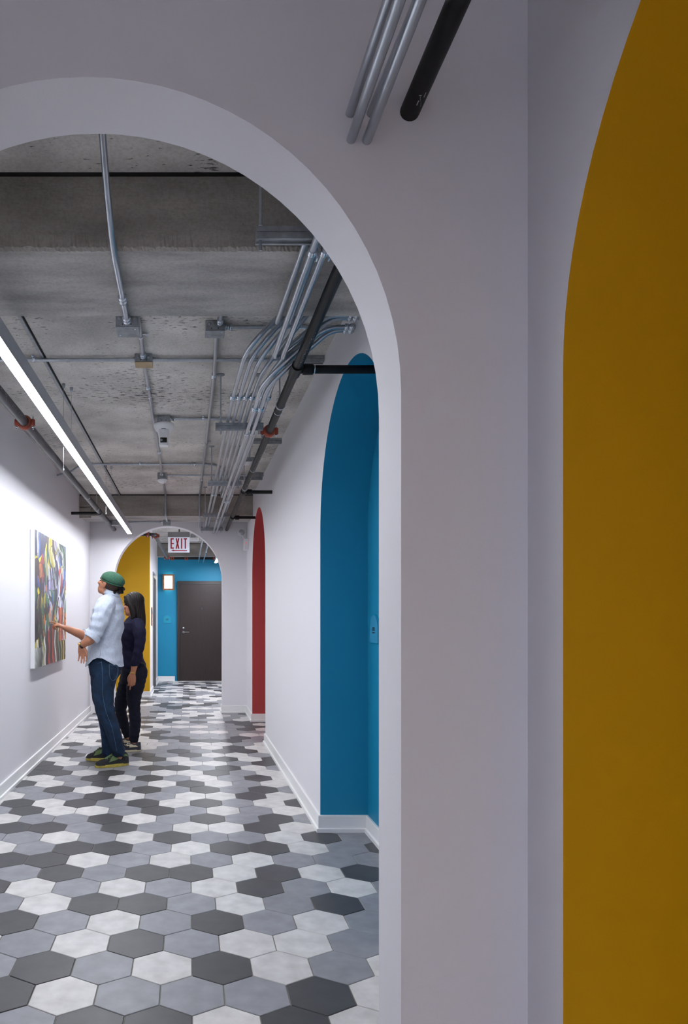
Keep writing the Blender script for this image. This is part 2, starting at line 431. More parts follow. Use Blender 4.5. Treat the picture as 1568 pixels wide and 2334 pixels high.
# ------------------------------------------------------------------ linear lights
def linear_light(x, w, z0, hgt, y0, y1, led, label, wires):
    t = thing('linear_light', label, 'light', (x, (y0+y1)/2, H+z0), 'linear ceiling lights')
    m = M().box(x-w/2, x+w/2, y0, y1, H+z0+.003, H+z0+hgt)
    m.box(x-w/2, x-w/2+.003, y0, y1, H+z0, H+z0+.004).box(x+w/2-.003, x+w/2, y0, y1, H+z0, H+z0+.004)
    m.build('housing', HOUSING, t)
    M().box(x-w/2+.004, x+w/2-.004, y0+.004, y1-.004, H+z0+.0005, H+z0+.0035).build('diffuser', led, t)
    M().box(x-w/2-.001, x+w/2+.001, y1, y1+.004, H+z0-.001, H+z0+hgt+.001).build('end_cap', HOUSING, t)
    for wy in wires:
        M().tube([(x, wy, H+z0+hgt), (x, wy, ZC-.02)], .0012, 6).build('suspension_cable', GALV, t)
        M().lathe([(0, -.03), (.009, -.03), (.011, -.012), (.011, 0)], (x, wy, ZC), n=12).build('cable_anchor', GALV, t)
    return t
linear_light(-.815, .062, 1.178, .08, 2.0, 9.585, LED1, 'long suspended linear light glowing over the left wall', (2.2, 4.818, 7.31))
linear_light(-.815, .062, 1.178, .08, -4.2, -2.2, LED2, 'added fill light behind the viewpoint, out of view', (-3.9, -2.5))  # unseen lamp added to brighten the near arch wall
linear_light(.565, .06, 1.17, .08, 10.4, 14.4, LED3, 'short linear light seen at right through the far archway', (10.8, 14.0))
for wy, x, zb, lb in ((4.74, -.855, 1.02, 'loose cable hanging from the slab beside the long light, nearer one'), (7.225, -.862, 1.10, 'loose cable hanging from the slab beside the long light, farther one')):
    t = thing('loose_cable', lb, 'cable', (x, wy, H+zb), 'loose hanging cables')
    M().tube([(x, wy, ZC-.02), (x, wy, H+zb)], .0013, 6).build('cable', GALVD, t)
    M().lathe([(0, -.03), (.009, -.03), (.011, -.012), (.011, 0)], (x, wy, ZC), n=12).build('cable_anchor', GALVD, t)
    M().lathe([(0, -.008), (.004, -.008), (.005, 0), (.003, .008), (0, .008)], (x, wy, H+zb), n=10).build('cable_stop', GALVD, t)

# ------------------------------------------------------------------ conduits
CR = .0117
def coupling(p, d, parent, name='coupling', r=CR):
    d = Vector(d).normalized(); p = Vector(p)
    m = M(); q = [p-d*.024, p-d*.02, p-d*.02, p-d*.008, p-d*.008, p+d*.008, p+d*.008, p+d*.02, p+d*.02, p+d*.024]
    R = [r+.0015, r+.0025, r+.007, r+.007, r+.0035, r+.0035, r+.007, r+.007, r+.0025, r+.0015]
    m.tube(q, R, 8); return m.build(name, ZINC, parent)
def strap(p, along, parent, up=ZC):
    """one-hole strap under a surface at height up"""
    p = Vector(p); m = M()
    if along == 'x':
        m.tube([p+Vector((-.008, 0, 0)), p+Vector((.008, 0, 0))], CR+.003, 12)
        m.box(p.x-.008, p.x+.008, p.y-.045, p.y, p.z+CR-.001, p.z+CR+.003); m.lathe([(0, -.008), (.006, -.007), (.006, 0)], (p.x, p.y-.034, p.z+CR), n=8)
    else:
        m.tube([p+Vector((0, -.008, 0)), p+Vector((0, .008, 0))], CR+.003, 12)
        m.box(p.x, p.x+.045, p.y-.008, p.y+.008, p.z+CR-.001, p.z+CR+.003); m.lathe([(0, -.008), (.006, -.007), (.006, 0)], (p.x+.034, p.y, p.z+CR), n=8)
    return m.build('strap', ZINC, parent)
def conduit(path, label, group=None, rad=.1, couples=(), straps=(), r=CR, name='conduit'):
    path = [Vector(p) for p in path]; t = thing(name, label, 'conduit', path[len(path)//2], group)
    M().tube(fillet(path, rad, 7), r, 14).build('tube', GALV, t)
    for p, d in couples: coupling(p, d, t, r=r)
    for p, a in straps: strap(p, a, t)
    return t
zu, zl = 1.299, 1.231
YD = Vector((0, 1, 0))
G = 'steel conduits on the trapeze hangers'
# upper row (u) and lower row (l): bend px, diagonal px + height, wall exit, run
def V(x, y, zr): return Vector((x, y, H+zr))
def bundle(bend, zb, knee, run, label):
    """right wall -> knee -> bend above the hangers -> along the corridor"""
    path = [V(XR+.005, knee[1], knee[2]), V(*knee), PZ(bend[0], bend[1], zb)]+[V(x, y, z) for x, y, z in run]
    cz = run[0][2]; x4 = run[0][0]
    cps = [(V(x4, 4.055, cz), YD)]
    if run[-1][1] > 7.7:
        xe = run[-1][0]+(x4-run[-1][0])*(run[-1][1]-7.24)/(run[-1][1]-4.3); cps.append((V(xe, 7.24, cz), YD))
    return conduit(path, label, G, .14, cps)
bundle((563, 793), 1.305, (.55, 3.34, 1.575), [(.258, 4.1, zu), (.249, 6.456, zu), (.238, 8.45, zu), (.232, YB, zu)], 'leftmost bent conduit of the bundle on top of the trapeze hangers')
bundle((576, 806), 1.305, (.57, 3.37, 1.575), [(.296, 4.1, zu), (.288, 6.456, zu), (.278, 8.45, zu), (.268, YB, zu)], 'second bent conduit from the left on top of the trapeze hangers')
bundle((593, 814), 1.305, (.60, 3.40, 1.575), [(.335, 4.1, zu), (.327, 6.456, zu), (.321, 7.05, zu), (.318, 7.2, zu+.04), (.316, 7.22, 1.6)], 'third bent conduit from the left that turns up into the slab before the beam')
bundle((601, 840), 1.302, (.64, 3.43, 1.57), [(.372, 4.1, zu), (.362, 6.456, zu), (.355, 7.5, zu), (.353, 7.62, 1.6)], 'fourth bent conduit from the left on top of the trapeze hangers')
bundle((618, 846), 1.302, (.665, 3.405, 1.505), [(.43, 4.1, zu), (.42, 6.456, zu), (.41, YB, zu)], 'fifth bent conduit hidden above the two lower ones')
bundle((631, 850), 1.302, (.70, 3.435, 1.505), [(.465, 4.1, zu), (.455, 6.456, zu), (.446, YB, zu)], 'rightmost bent conduit on top of the trapeze hangers')
bundle((599, 871), 1.235, (.685, 3.455, 1.455), [(.386, 4.05, zl), (.385, 4.576, zl), (.366, 6.5, zl), (.352, 8.44, zl), (.352, YB, zl)], 'left conduit of the lower pair under the trapeze hangers')
bundle((612, 876), 1.235, (.715, 3.485, 1.452), [(.422, 4.05, zl), (.422, 4.576, zl), (.41, 6.5, zl), (.398, 8.44, zl), (.395, YB, zl)], 'right conduit of the lower pair under the trapeze hangers')
GN = 'straight conduits through the foreground arch wall'
def near_conduit(pw, x, z, end, knee, label):
    A = P(pw[0], pw[1], YN); d = V(x, 2.287, z)-A
    path = [A-d*(3.2/d.y), V(x, 2.287, z), PZ(end[0], end[1], z), V(*knee), V(XR+.005, knee[1], knee[2])]
    return conduit(path, label, GN, .07)
near_conduit((798, 258), .406, zu, (629, 742), (.52, 3.285, 1.54), 'upper left of the four straight conduits piercing the foreground wall')
near_conduit((846, 258), .447, zu, (657, 741), (.56, 3.315, 1.54), 'upper right of the four straight conduits piercing the foreground wall')
near_conduit((800, 318), .414, zl, (622, 820), (.67, 3.36, 1.473), 'lower left of the four straight conduits piercing the foreground wall')
near_conduit((836, 320), .455, zl, (641, 822), (.70, 3.39, 1.473), 'lower right of the four straight conduits piercing the foreground wall')
# cluster clamps where the fan enters the right wall
for i, (y, z) in enumerate(((3.36, 1.473), (3.39, 1.473), (3.455, 1.455), (3.485, 1.452))):
    coupling(V(.80, y, z), (1, 0, 0), bpy.data.objects[('conduit.010', 'conduit.011', 'conduit.006', 'conduit.007')[i]], 'coupling', CR)

GC = 'single conduits strapped to the slab'
zc = 1.59
conduit([V(-.27, 1.93, 1.585), V(-.27, 2.10, 1.58), V(-.27, 2.306, 1.40), V(-.27, 2.5, 1.315), V(-.272, 3.07, 1.315)], 'conduit dropping from the slab and running under the first beam to a junction box', None, .12,
        [(V(-.271, 2.85, 1.315), YD)], [])
conduit([V(-.235, 3.15, 1.34), V(-.235, 3.19, 1.50), V(-.262, 3.32, zc), V(-.276, 4.21, zc)], 'short conduit rising behind the nearest junction box toward the tan box', None, .05, (), [(V(-.271, 3.9, zc), 'y')])
conduit([V(XL, 4.25, zc), V(-.32, 4.25, zc)], 'conduit crossing the slab from the left wall to the tan box', None, .05, (), [(V(-.95, 4.25, zc), 'x')])
conduit([V(-.22, 4.25, zc), V(XR, 4.25, zc)], 'conduit crossing the slab from the tan box to the right wall', None, .05, (), ())
conduit([V(-.276, 4.29, zc), V(-.279, 5.245, zc), V(-.281, 6.6, zc), V(-.297, 7.63, zc)], 'conduit running along the slab past the security camera', None, .05, [(V(-.279, 4.75, zc), YD), (V(-.281, 6.6, zc), YD)], [(V(-.279, 4.95, zc), 'y')])
conduit([V(-.15, 5.504, zc), V(.30, 5.504, zc), V(.40, 5.58, zc)], 'conduit crossing the slab to the right of the security camera', None, .06, [(V(-.13, 5.504, zc), (1, 0, 0))], [(V(.115, 5.504, zc), 'x')])
conduit([V(XL, 7.42, zc-.05), V(-1.25, 7.36, zc-.03), V(-1.10, 7.117, zc), V(.27, 7.117, zc), V(.38, 7.36, zc), V(.39, 7.6, zc)], 'conduit crossing the slab with a bend at both ends', None, .14, [(V(.05, 7.117, zc), (1, 0, 0))], [(V(-.50, 7.117, zc), 'x')])
conduit([V(-.235, 7.67, zc), V(XR, 7.67, zc)], 'thin conduit crossing the slab right of the smoke detector', None, .05, (), (), .009)
conduit([V(-.292, 7.73, zc), V(-.295, 8.86, zc), V(-.300, 8.938, 1.56), V(-.298, 8.938, 1.318), V(-.292, 9.31, 1.314)], 'conduit running down the face of the second beam', None, .05, (), ())
conduit([V(-.96, 9.36, 1.31), V(-.345, 9.36, 1.31)], 'conduit along the underside of the second beam', None, .05, [(V(-.365, 9.36, 1.31), (1, 0, 0))], ())
conduit([V(.168, 3.048, zc), V(.168, 3.74, zc)], 'short conduit between the first beam and the right-hand junction box', None, .05, [(V(.168, 3.70, zc), YD)], ())
conduit([V(.153, 3.82, zc), V(.165, 4.5, zc), V(.164, 5.2, zc), V(.158, 6.245, zc), V(.145, 8.5, zc), V(.143, 8.86, zc), V(.141, 8.938, 1.555), V(.139, 8.938, 1.318), V(.145, 9.9, 1.314)], 'long conduit leaving the right-hand junction box along the slab', None, .05,
        [(V(.165, 4.53, zc), YD), (V(.146, 7.9, zc), YD)], [(V(.158, 6.25, zc), 'y')])
conduit([V(.20, 3.775, zc), V(XR, 3.775, zc)], 'conduit crossing the slab from the right-hand junction box', None, .05, [(V(.215, 3.775, zc), (1, 0, 0))], ())
conduit([V(.21, 10.1, 1.23), V(.21, YEND, 1.225)], 'left conduit of the pair seen through the far archway', 'conduits beyond the far archway', .05, [(V(.21, 13.2, 1.226), YD)], ())
conduit([V(.315, 10.1, 1.23), V(.315, YEND, 1.225)], 'right conduit of the pair seen through the far archway', 'conduits beyond the far archway', .05, [(V(.315, 12.6, 1.226), YD)], ())

# trapeze hangers: strut rail on two threaded rods
def strut_mesh(m, x0, x1, y, z, s=.0205):
    prof = [(-s, -s), (-s+.009, -s), (-s+.009, -s+.006), (s-.009, -s+.006), (s-.009, -s), (s, -s), (s, -.004), (s-.004, -.003), (s-.004, .003), (s, .004), (s, s), (-s, s), (-s, .004), (-s+.004, .003), (-s+.004, -.003), (-s, -.004)]
    m.prism(prof, lambda a, b: (x0, y+a, z+b), lambda a, b: (x1, y+a, z+b)); return m
GT = 'trapeze hangers holding the conduits'
for (y, x0, x1, rods, lb) in ((2.287, .222, .56, (.237, .535), 'nearest trapeze hanger, cut off by the foreground archway'), (4.56, .176, .49, (.211, .462), 'trapeze hanger beside the orange coupling of the black pipe'),
        (6.456, .178, .492, (.214, .46), 'third trapeze hanger from the camera'), (8.45, .17, .49, (.20, .455), 'trapeze hanger in front of the second beam'), (9.74, .167, .482, (.185, .455), 'small trapeze hanger close to the far arch wall')):
    t = thing('trapeze_hanger', lb, 'hanger', ((x0+x1)/2, y, H+1.245), GT)
    strut_mesh(M(), x0, x1, y, H+1.265).build('strut_rail', GALVD, t)
    top = ZC if y < 9 else H+1.60
    for x in rods:
        M().tube([(x, y-.0, H+1.215), (x, y, top)], .005, 8).build('threaded_rod', GALV, t)
        M().lathe([(0, 0), (.012, 0), (.012, .01), (0, .01)], (x, y, H+1.287), n=6).build('nut', ZINC, t)
        M().lathe([(0, -.006), (.026, -.006), (.026, 0), (0, 0)], (x, y, top), n=12).build('flange', GALVD, t)
    if abs(y-2.287) < .01:
        for x in (.414, .455):
            M().tube([(x, y+.02, H+zl), (x, y+.045, H+zl)], CR+.004, 12).build('pipe_clamp', ZINC, t)
            M().box(x+.012, x+.017, y+.022, y+.043, H+zl-.03, H+zl-.002).build('clamp_bolt', ZINC, t)
    elif y < 9.5:
        xs = (.385, .422) if y < 5 else (.366, .41) if y < 7 else (.352, .398)
        for x in xs:
            M().tube([(x, y+.022, H+zl), (x, y+.05, H+zl)], CR+.004, 12).build('pipe_clamp', ZINC, t)
GS = 'slotted rails fixed to the slab'
for (y, x0, x1, lb) in ((4.25, .56, .825, 'galvanised rail fixed across the slab near the blue alcove'), (6.19, .58, .83, 'galvanised rail fixed across the slab beyond the orange coupling'), (7.62, .68, .82, 'galvanised rail at the slab edge, left of the red alcove'), (7.80, .52, .83, 'galvanised rail at the slab edge, farther of two close together')):
    tag(strut_mesh(M(), x0, x1, y, ZC-.022).build('strut_rail', GALVD), lb, 'rail', GS)

# junction boxes
def jbox(x, y0, zt, wd, dp, ht, label, cover=GALVD, plate=True):
    t = thing('junction_box', label, 'box', (x, y0+dp/2, H+zt-ht), 'junction boxes on the slab')
    M().bbox(x-wd/2, x+wd/2, y0, y0+dp, H+zt-ht+.002, H+zt, .003).build('body', GALVD, t)
    if plate:
        M().bbox(x-wd/2-.001, x+wd/2+.001, y0-.001, y0+dp+.001, H+zt-ht-.002, H+zt-ht+.002, .0015).build('cover', cover, t)
    for sx in (-1, 1):
        M().lathe([(0, -.002), (.010, -.002), (.010, .001)], (x+sx*.03, y0, H+zt-.022), 'y', 14).build('knockout', DARK if False else GALVD, t)
        M().lathe([(0, -.004), (.004, -.003), (.004, 0)], (x+sx*wd*.36, y0+dp*(.2 if sx > 0 else .8), H+zt-ht-.001), n=8).build('screw', ZINC, t)
        M().lathe([(0, -.001), (.0028, -.001), (.0028, .001)], (x+sx*.018, y0, H+zt-ht+.012), 'y', 8).build('screw_hole', DARK, t)
    return t
t = jbox(-.273, 3.06, 1.352, .10, .11, .062, 'galvanised junction box hung at the back edge of the first beam')
coupling(V(-.272, 3.045, 1.315), YD, t, 'connector')
t = jbox(-.274, 4.2, 1.61, .106, .098, .052, 'junction box with a tan cover on the slab', TAN); coupling(V(-.276, 4.185, zc), YD, t, 'connector')
t = jbox(.1416, 3.728, 1.61, .105, .10, .058, 'junction box to the right, feeding the long conduit'); coupling(V(.168, 3.71, zc), YD, t, 'connector')
tb = jbox(-.197, 5.46, 1.61, .105, .10, .055, 'junction box carrying the white security camera', plate=False)
td = jbox(-.289, 7.616, 1.61, .108, .10, .062, 'junction box carrying the white smoke detector', plate=False); coupling(V(-.296, 7.60, zc), YD, td, 'connector')
jbox(-.294, 9.31, 1.336, .10, .10, .07, 'junction box under the second beam at the crown of the far archway')
jbox(-1.0, 9.31, 1.336, .11, .10, .07, 'junction box under the second beam behind the end of the long light')
t = jbox(.50, 5.75, 1.345, .10, .13, .04, 'small hanging box beside the black pipe', WPLASTIC)
M().tube([(.51, 5.8, H+1.345), (.51, 5.8, ZC)], .008, 8).build('drop_tube', GALV, t)

# security camera
t = thing('security_camera', 'white dome-base security camera under a junction box on the slab', 'camera', (-.197, 5.51, H+1.36))
M().lathe([(0, 0), (.075, 0), (.081, -.010), (.080, -.030), (.066, -.056), (.045, -.075), (0, -.08)], (-.197, 5.51, H+1.552), n=32).build('base', WPLASTIC, t)
M().lathe([(.047, 0), (.046, -.03), (.041, -.055), (.028, -.068), (0, -.072)], (-.197, 5.49, H+1.50), n=24).build('neck', WPLASTIC, t)
m = M(); rings = []
for i, (z, hw, y0, y1) in enumerate(((1.495, .040, 5.45, 5.53), (1.46, .039, 5.445, 5.53), (1.41, .036, 5.44, 5.52), (1.366, .034, 5.438, 5.51))):
    b = .008; rings.append([(-.197+sx, sy, H+z) for sx, sy in ((-hw+b, y0), (hw-b, y0), (hw, y0+b), (hw, y1-b), (hw-b, y1), (-hw+b, y1), (-hw, y1-b), (-hw, y0+b))])
for a, b in zip(rings, rings[1:]): m.add(a+b, [(i, (i+1) % 8, 8+(i+1) % 8, 8+i) for i in range(8)])
m.add(rings[0], [tuple(range(8))]); m.add(rings[-1], [tuple(range(7, -1, -1))]); m.build('camera_body', WPLASTIC, t)
M().bbox(-.223, -.171, 5.434, 5.445, H+1.385, H+1.424, .002).build('lens_window', GLASSD, t)
M().lathe([(0, -.003), (.008, -.002), (.010, 0)], (-.213, 5.434, H+1.405), 'y', 14).build('lens', GALVD, t)
M().box(-.214, -.180, 5.4425, 5.4445, H+1.492, H+1.496).build('badge', TEXTD, t)
# smoke detector
t = thing('smoke_detector', 'round white smoke detector under a junction box', 'detector', (-.289, 7.67, H+1.49))
M().lathe([(0, 0), (.058, 0), (.062, -.006), (.060, -.014), (.04, -.034), (.02, -.045), (0, -.047)], (-.289, 7.67, H+1.546), n=28).build('dome', WPLASTIC, t)
M().lathe([(0, -.002), (.005, -.002), (.005, .002)], (-.27, 7.645, H+1.51), n=8).build('indicator', GALVD, t)

# ------------------------------------------------------------------ sprinkler pipes
def ring(p, d, r, wd, parent, name, m_, n=18):
    d = Vector(d).normalized(); p = Vector(p)
    return M().tube([p-d*wd/2, p-d*wd/2, p-d*wd*.3, p+d*wd*.3, p+d*wd/2, p+d*wd/2], [r*.96, r*.98, r, r, r*.98, r*.96], n).build(name, m_, parent)
def grooved(p, d, r, parent, side=1):
    """orange two-piece grooved coupling with bolt lugs"""
    d = Vector(d).normalized(); p = Vector(p); q = d.cross(Vector((0, 0, 1))).normalized()
    c = M().tube([p-d*.024, p-d*.024, p-d*.018, p-d*.010, p+d*.010, p+d*.018, p+d*.024, p+d*.024], [r, r+.008, r+.013, r+.018, r+.018, r+.013, r+.008, r], 22)
    o = c.build('grooved_coupling', ORANGE, parent)
    l = M()
    for s in (-1, 1):
        a = p+q*s*(r+.022)
        l.tube([a+Vector((0, 0, -.022)), a+Vector((0, 0, -.018)), a+Vector((0, 0, .018)), a+Vector((0, 0, .022))], [.010, .015, .015, .010], 8)
    l.build('lug', ORANGE, o)
    for s in (-1, 1):
        a = p+q*s*(r+.024)
        M().tube([a+Vector((0, 0, -.045)), a+Vector((0, 0, .04))], .005, 8).build('bolt', ZINC, o)
        M().lathe([(0, 0), (.009, 0), (.009, .008), (0, .008)], a+Vector((0, 0, -.034)), n=6).build('nut', ZINC, o)
    return o
def stencil(parent, rngs, x, z, r, ang, seed):
    """illegible stencilled maker's marks: short raised paint strokes wrapped on the pipe"""
    rg = random.Random(seed); m = M()
    for y0, y1 in rngs:
        y = y0
        while y < y1:
            L = rg.uniform(.012, .03)
            for j in range(rg.choice((2, 3, 3))):
                a = ang+rg.uniform(-.28, .28); b = a+rg.choice((0, .25, -.25)); yy = y+rg.uniform(0, L); y2 = yy+rg.choice((0, .012, .015, .02)); wv = .0022
                p = [(x+math.cos(t)*(r+.0008), v, z+math.sin(t)*(r+.0008)) for t, v in ((a, yy), (a, yy+wv), (b, y2+wv), (b, y2))]
                if abs(b-a) < .1: p = [(x+math.cos(t)*(r+.0008), v, z+math.sin(t)*(r+.0008)) for t, v in ((a, yy), (a+.09, yy), (a+.09, yy+.015), (a, yy+.015))]
                m.add(p, [(0, 1, 2, 3)])
            y += L+.012+(rg.random() < .18)*.04
    return m.build('stencil_mark', MARK, parent)
pr = .024; pz = 1.262; pxx = .543
t = thing('sprinkler_pipe', 'black sprinkler main running beside the conduits along the right', 'pipe', (pxx, 5, H+pz))
M().tube([V(pxx-.004, -3.4, 1.235), V(pxx-.002, YN, 1.242), V(pxx, 2.6, pz), V(pxx, 9.9, pz+.015)], pr, 18).build('pipe', BLACKPIPE, t)
for y in (3.505, 6.89, 8.62):
    M().tube([V(pxx, y-.06, pz), V(pxx, y+.06, pz)], pr+.006, 18).build('tee', BLACKPIPE, t)
    M().tube([V(pxx, y, pz), V(X2-.01 if y < 4 else XR, y, pz)], .021 if y < 4 else .018, 16).build('branch_pipe', BLACKPIPE, t)
    ring(V(pxx+.06, y, pz), (1, 0, 0), .027, .05, t, 'tee_collar', BLACKPIPE)
ring(V(pxx+.092, 3.505, pz), (1, 0, 0), .0225, .006, t, 'weld_ring', ZINC)
for y in (4.22, 5.86): ring(V(pxx, y, pz+.003), YD, pr+.002, .008, t, 'weld_ring', ZINC)
grooved(V(pxx, 4.67, pz+.004), YD, pr, t)
stencil(t, ((1.59, 1.69),), pxx-.002, H+1.2425, pr, -1.45, 5)
stencil(t, ((2.15, 2.52), (2.75, 3.35), (5.2, 9.5)), pxx, H+pz+.002, pr, -1.35, 3)
for y in (4.1, 6.7):
    M().tube([V(pxx-.005, y, pz+.04), V(pxx-.005, y, 1.61)], .005, 8).build('hanger_rod', GALV, t)
    ring(V(pxx, y, pz+.002), YD, pr+.004, .02, t, 'hanger_ring', GALV); M().lathe([(0, 0), (.02, 0), (.02, .012), (0, .012)], V(pxx-.005, y, pz+.03), n=10).build('hanger_nut', GALV, t)
lx, lz, lr = -1.064, 1.272, .03
t = thing('sprinkler_pipe', 'worn grey sprinkler main running above the left wall', 'pipe', (lx, 5, H+lz))
M().tube([V(lx, YF, lz), V(lx, 9.9, lz+.01)], lr, 20).build('pipe', WORNPIPE, t)
grooved(V(lx, 4.50, lz+.003), YD, lr, t)
stencil(t, ((3.2, 4.3),), lx, H+lz+.002, lr, -.35, 8)
for y in (7.25, 9.0): ring(V(lx, y, lz+.006), YD, lr+.002, .008, t, 'weld_ring', ZINC)
M().tube([V(lx, 8.33, lz), V(XL, 8.33, lz)], .018, 14).build('branch_pipe', BLACKPIPE, t)
M().tube([V(lx, 8.25, lz), V(lx, 8.41, lz)], lr+.004, 18).build('tee', WORNPIPE, t)
M().tube([V(lx, 8.0, lz+.03), V(lx, 8.0, 1.61)], .004, 8).build('hanger_rod', GALV, t); ring(V(lx, 8.0, lz+.006), YD, lr+.004, .02, t, 'hanger_ring', GALV)
# pipes in the lobby
fx = -.47
t = thing('sprinkler_pipe', 'sprinkler pipe turning beside the exit sign behind the far archway', 'pipe', (fx, 12, H+1.25))
M().tube(fillet([V(XL, 10.45, 1.275), V(-.515, 10.45, 1.275), V(-.445, 14.42, 1.27)], .06), .026, 16).build('pipe', WORNPIPE, t)
grooved(V(-.62, 10.45, 1.275), (1, 0, 0), .026, t); grooved(V(-.507, 10.62, 1.275), YD, .026, t); grooved(V(-.447, 14.3, 1.27), YD, .026, t)
M().tube([V(-.60, 10.6, 1.29), V(-.60, 10.6, 1.61)], .004, 8).build('hanger_rod', GALV, t)
t = thing('sprinkler_pipe', 'black sprinkler pipe crossing under the beam above the blue wall', 'pipe', (.1, 14.6, H+1.25))
M().tube([V(-.45, 14.5, 1.27), V(XR, 14.5, 1.27)], .026, 16).build('pipe', BLACKPIPE, t)
for x in (-.34, -.05, .54):
    ring(V(x, 14.5, 1.262), YD, .036, .09, t, 'outlet', ORANGE); M().lathe([(0, -.047), (.016, -.047), (.018, -.044)], V(x, 14.5, 1.262), 'y', 12).build('plug', BLACKPIPE, t)

# ------------------------------------------------------------------ exit sign
ey = 11.0; ex0, ex1 = (383-VX)*ey/FPX, (432-VX)*ey/FPX
zt, zm, zb_ = H+(VY-1213)*ey/FPX, H+(VY-1224.5)*ey/FPX, H+(VY-1259.5)*ey/FPX
t = thing('exit_sign', 'red and white EXIT sign with a left arrow hanging behind the far archway', 'sign', ((ex0+ex1)/2, ey, zb_))
M().bbox(ex0-.003, ex1+.003, ey-.035, ey+.035, zm, zt, .004).build('housing', STEEL, t)
M().bbox(ex0, ex1, ey-.006, ey+.006, zb_, zm, .002).build('panel', SIGNW, t)
for x in ((ex0+ex1)/2+.012, (ex0+ex1)/2+.002): M().tube([(x, ey, zt), (x, ey, ZC)], .005, 8).build('stem', FRAMEW, t)
w_, h_ = ex1-ex0, zm-zb_
def sx(u): return ex0+u*w_
def sz(v): return zm-v*h_
yf = ey-.0075
def letter(polys):
    m = M()
    for p in polys: m.prism([(sx(u), sz(v)) for u, v in p], lambda a, b: (a, yf, b), lambda a, b: (a, ey-.0055, b))
    return m
def rect(u0, u1, v0, v1): return [(u0, v0), (u1, v0), (u1, v1), (u0, v1)]
letter([rect(.115, .175, .07, .75), rect(.17, .27, .07, .15), rect(.17, .27, .38, .45), rect(.17, .27, .67, .75)]).build('letter', LENSR, t)
letter([[(.35, .07), (.415, .07), (.44, .27), (.465, .07), (.53, .07), (.475, .41), (.53, .75), (.465, .75), (.44, .55), (.415, .75), (.35, .75), (.405, .41)]]).build('letter', LENSR, t)
letter([rect(.6, .66, .07, .75)]).build('letter', LENSR, t)
letter([rect(.725, .885, .07, .15), rect(.775, .835, .14, .75)]).build('letter', LENSR, t)
letter([[(.135, .865), (.255, .81), (.29, .84), (.885, .84), (.885, .905), (.29, .905), (.255, .92)]]).build('arrow', LENSR, t)

# ------------------------------------------------------------------ emergency light, lobby fixtures
t = thing('emergency_light', 'white emergency lamp in the corner left of the red alcove', 'light', (.79, 9.7, 2.3))
M().bbox(.772, XR, 9.60, 9.82, H+(VY-1253)*9.65/FPX, H+(VY-1228)*9.65/FPX, .006).build('battery_box', WPLASTIC, t)
hc = P(550.5, 1214, 9.72)
M().lathe([(0, .05), (.03, .045), (.046, .01), (.048, -.012), (.042, -.016)], hc, 'y', 24).build('lamp_head', WPLASTIC, t)
M().lathe([(0, -.020), (.02, -.019), (.038, -.015), (.042, -.012), (.042, 0)], hc, 'y', 24).build('lens', LENSG, t)
M().tube([hc+Vector((.01, .02, -.03)), hc+Vector((.03, .02, -.07)), Vector((.79, 9.72, H+(VY-1230)*9.65/FPX))], .010, 8).build('arm', WPLASTIC, t)
M().lathe([(0, -.003), (.006, -.002), (.006, 0)], P(561, 1238, 9.6), 'y', 10).build('indicator', REDLED, t)
for dx in (0, .022): M().tube([(.80+dx, 9.86, H+(VY-1228)*9.65/FPX), (.80+dx, 9.86, H+1.33)], .006, 8).build('feed_conduit', WPLASTIC, t)

t = thing('wall_sconce', 'glowing wall sconce with wooden slats on the blue wall', 'light', (-.437, YEND-.05, 1.98))
cx, cz = -.437, H+(VY-1327.5)*YEND/FPX; hw, hh = .107, .155
M().box(cx-.085, cx+.085, YEND-.07, YEND-.004, cz-.165, cz+.165).build('diffuser', GLOW, t)
for s in (-1, 1):
    M().bbox(cx+s*hw-.016, cx+s*hw+.016, YEND-.10, YEND, cz-hh-.012, cz+hh+.012, .003).build('side_frame', WOOD, t)
    M().bbox(cx-hw, cx+hw, YEND-.10, YEND-.072, cz+s*hh-.018, cz+s*hh+.018, .003).build('cross_rail', WOOD, t)
for i in range(8):
    z = cz-.116+i*.033; M().box(cx-hw, cx+hw, YEND-.098, YEND-.08, z-.003, z+.003).build('slat', WOOD, t)
def plaque(axis, c, wd, ht, m_, m2, label):
    """arched room plaque"""
    r = wd/2; pts = [(r, -ht/2), (r, ht/2-r)]+[(r*math.cos(PI*k/16), ht/2-r+r*math.sin(PI*k/16)) for k in range(1, 16)]+[(-r, ht/2-r), (-r, -ht/2)]
    t = thing('room_plaque', label, 'sign', c, 'arched room plaques')
    def f(k):
        return (lambda a, b: (c[0]+a, c[1]-k, c[2]+b)) if axis == 'y' else (lambda a, b: (c[0]-k, c[1]+a, c[2]+b))
    M().prism(pts, f(0), f(.012)).build('plate', m_, t)
    M().prism([(a*1.08, b*1.08) for a, b in pts], f(-.001), f(.004)).build('backing', m2, t)
    m = M()
    for (a0, a1, b0, b1) in ((-.025, -.012, -.012, .012), (-.006, .007, -.012, .012), (.012, .025, -.012, .012), (-.028, .028, -.026, -.019)):
        m.prism([(a0, b0), (a1, b0), (a1, b1), (a0, b1)], f(.0115), f(.0128))
    m.build('lettering', TEXTD, t); return t
plaque('y', (-.465, YEND, 1.335), .155, .16, TEAL, TEAL2, 'small arched teal plaque on the blue wall left of the dark door')
plaque('x', (X2, 4.19, 1.28), .18, .168, TEAL2, TEAL, 'arched pale blue plaque on the back of the blue alcove')
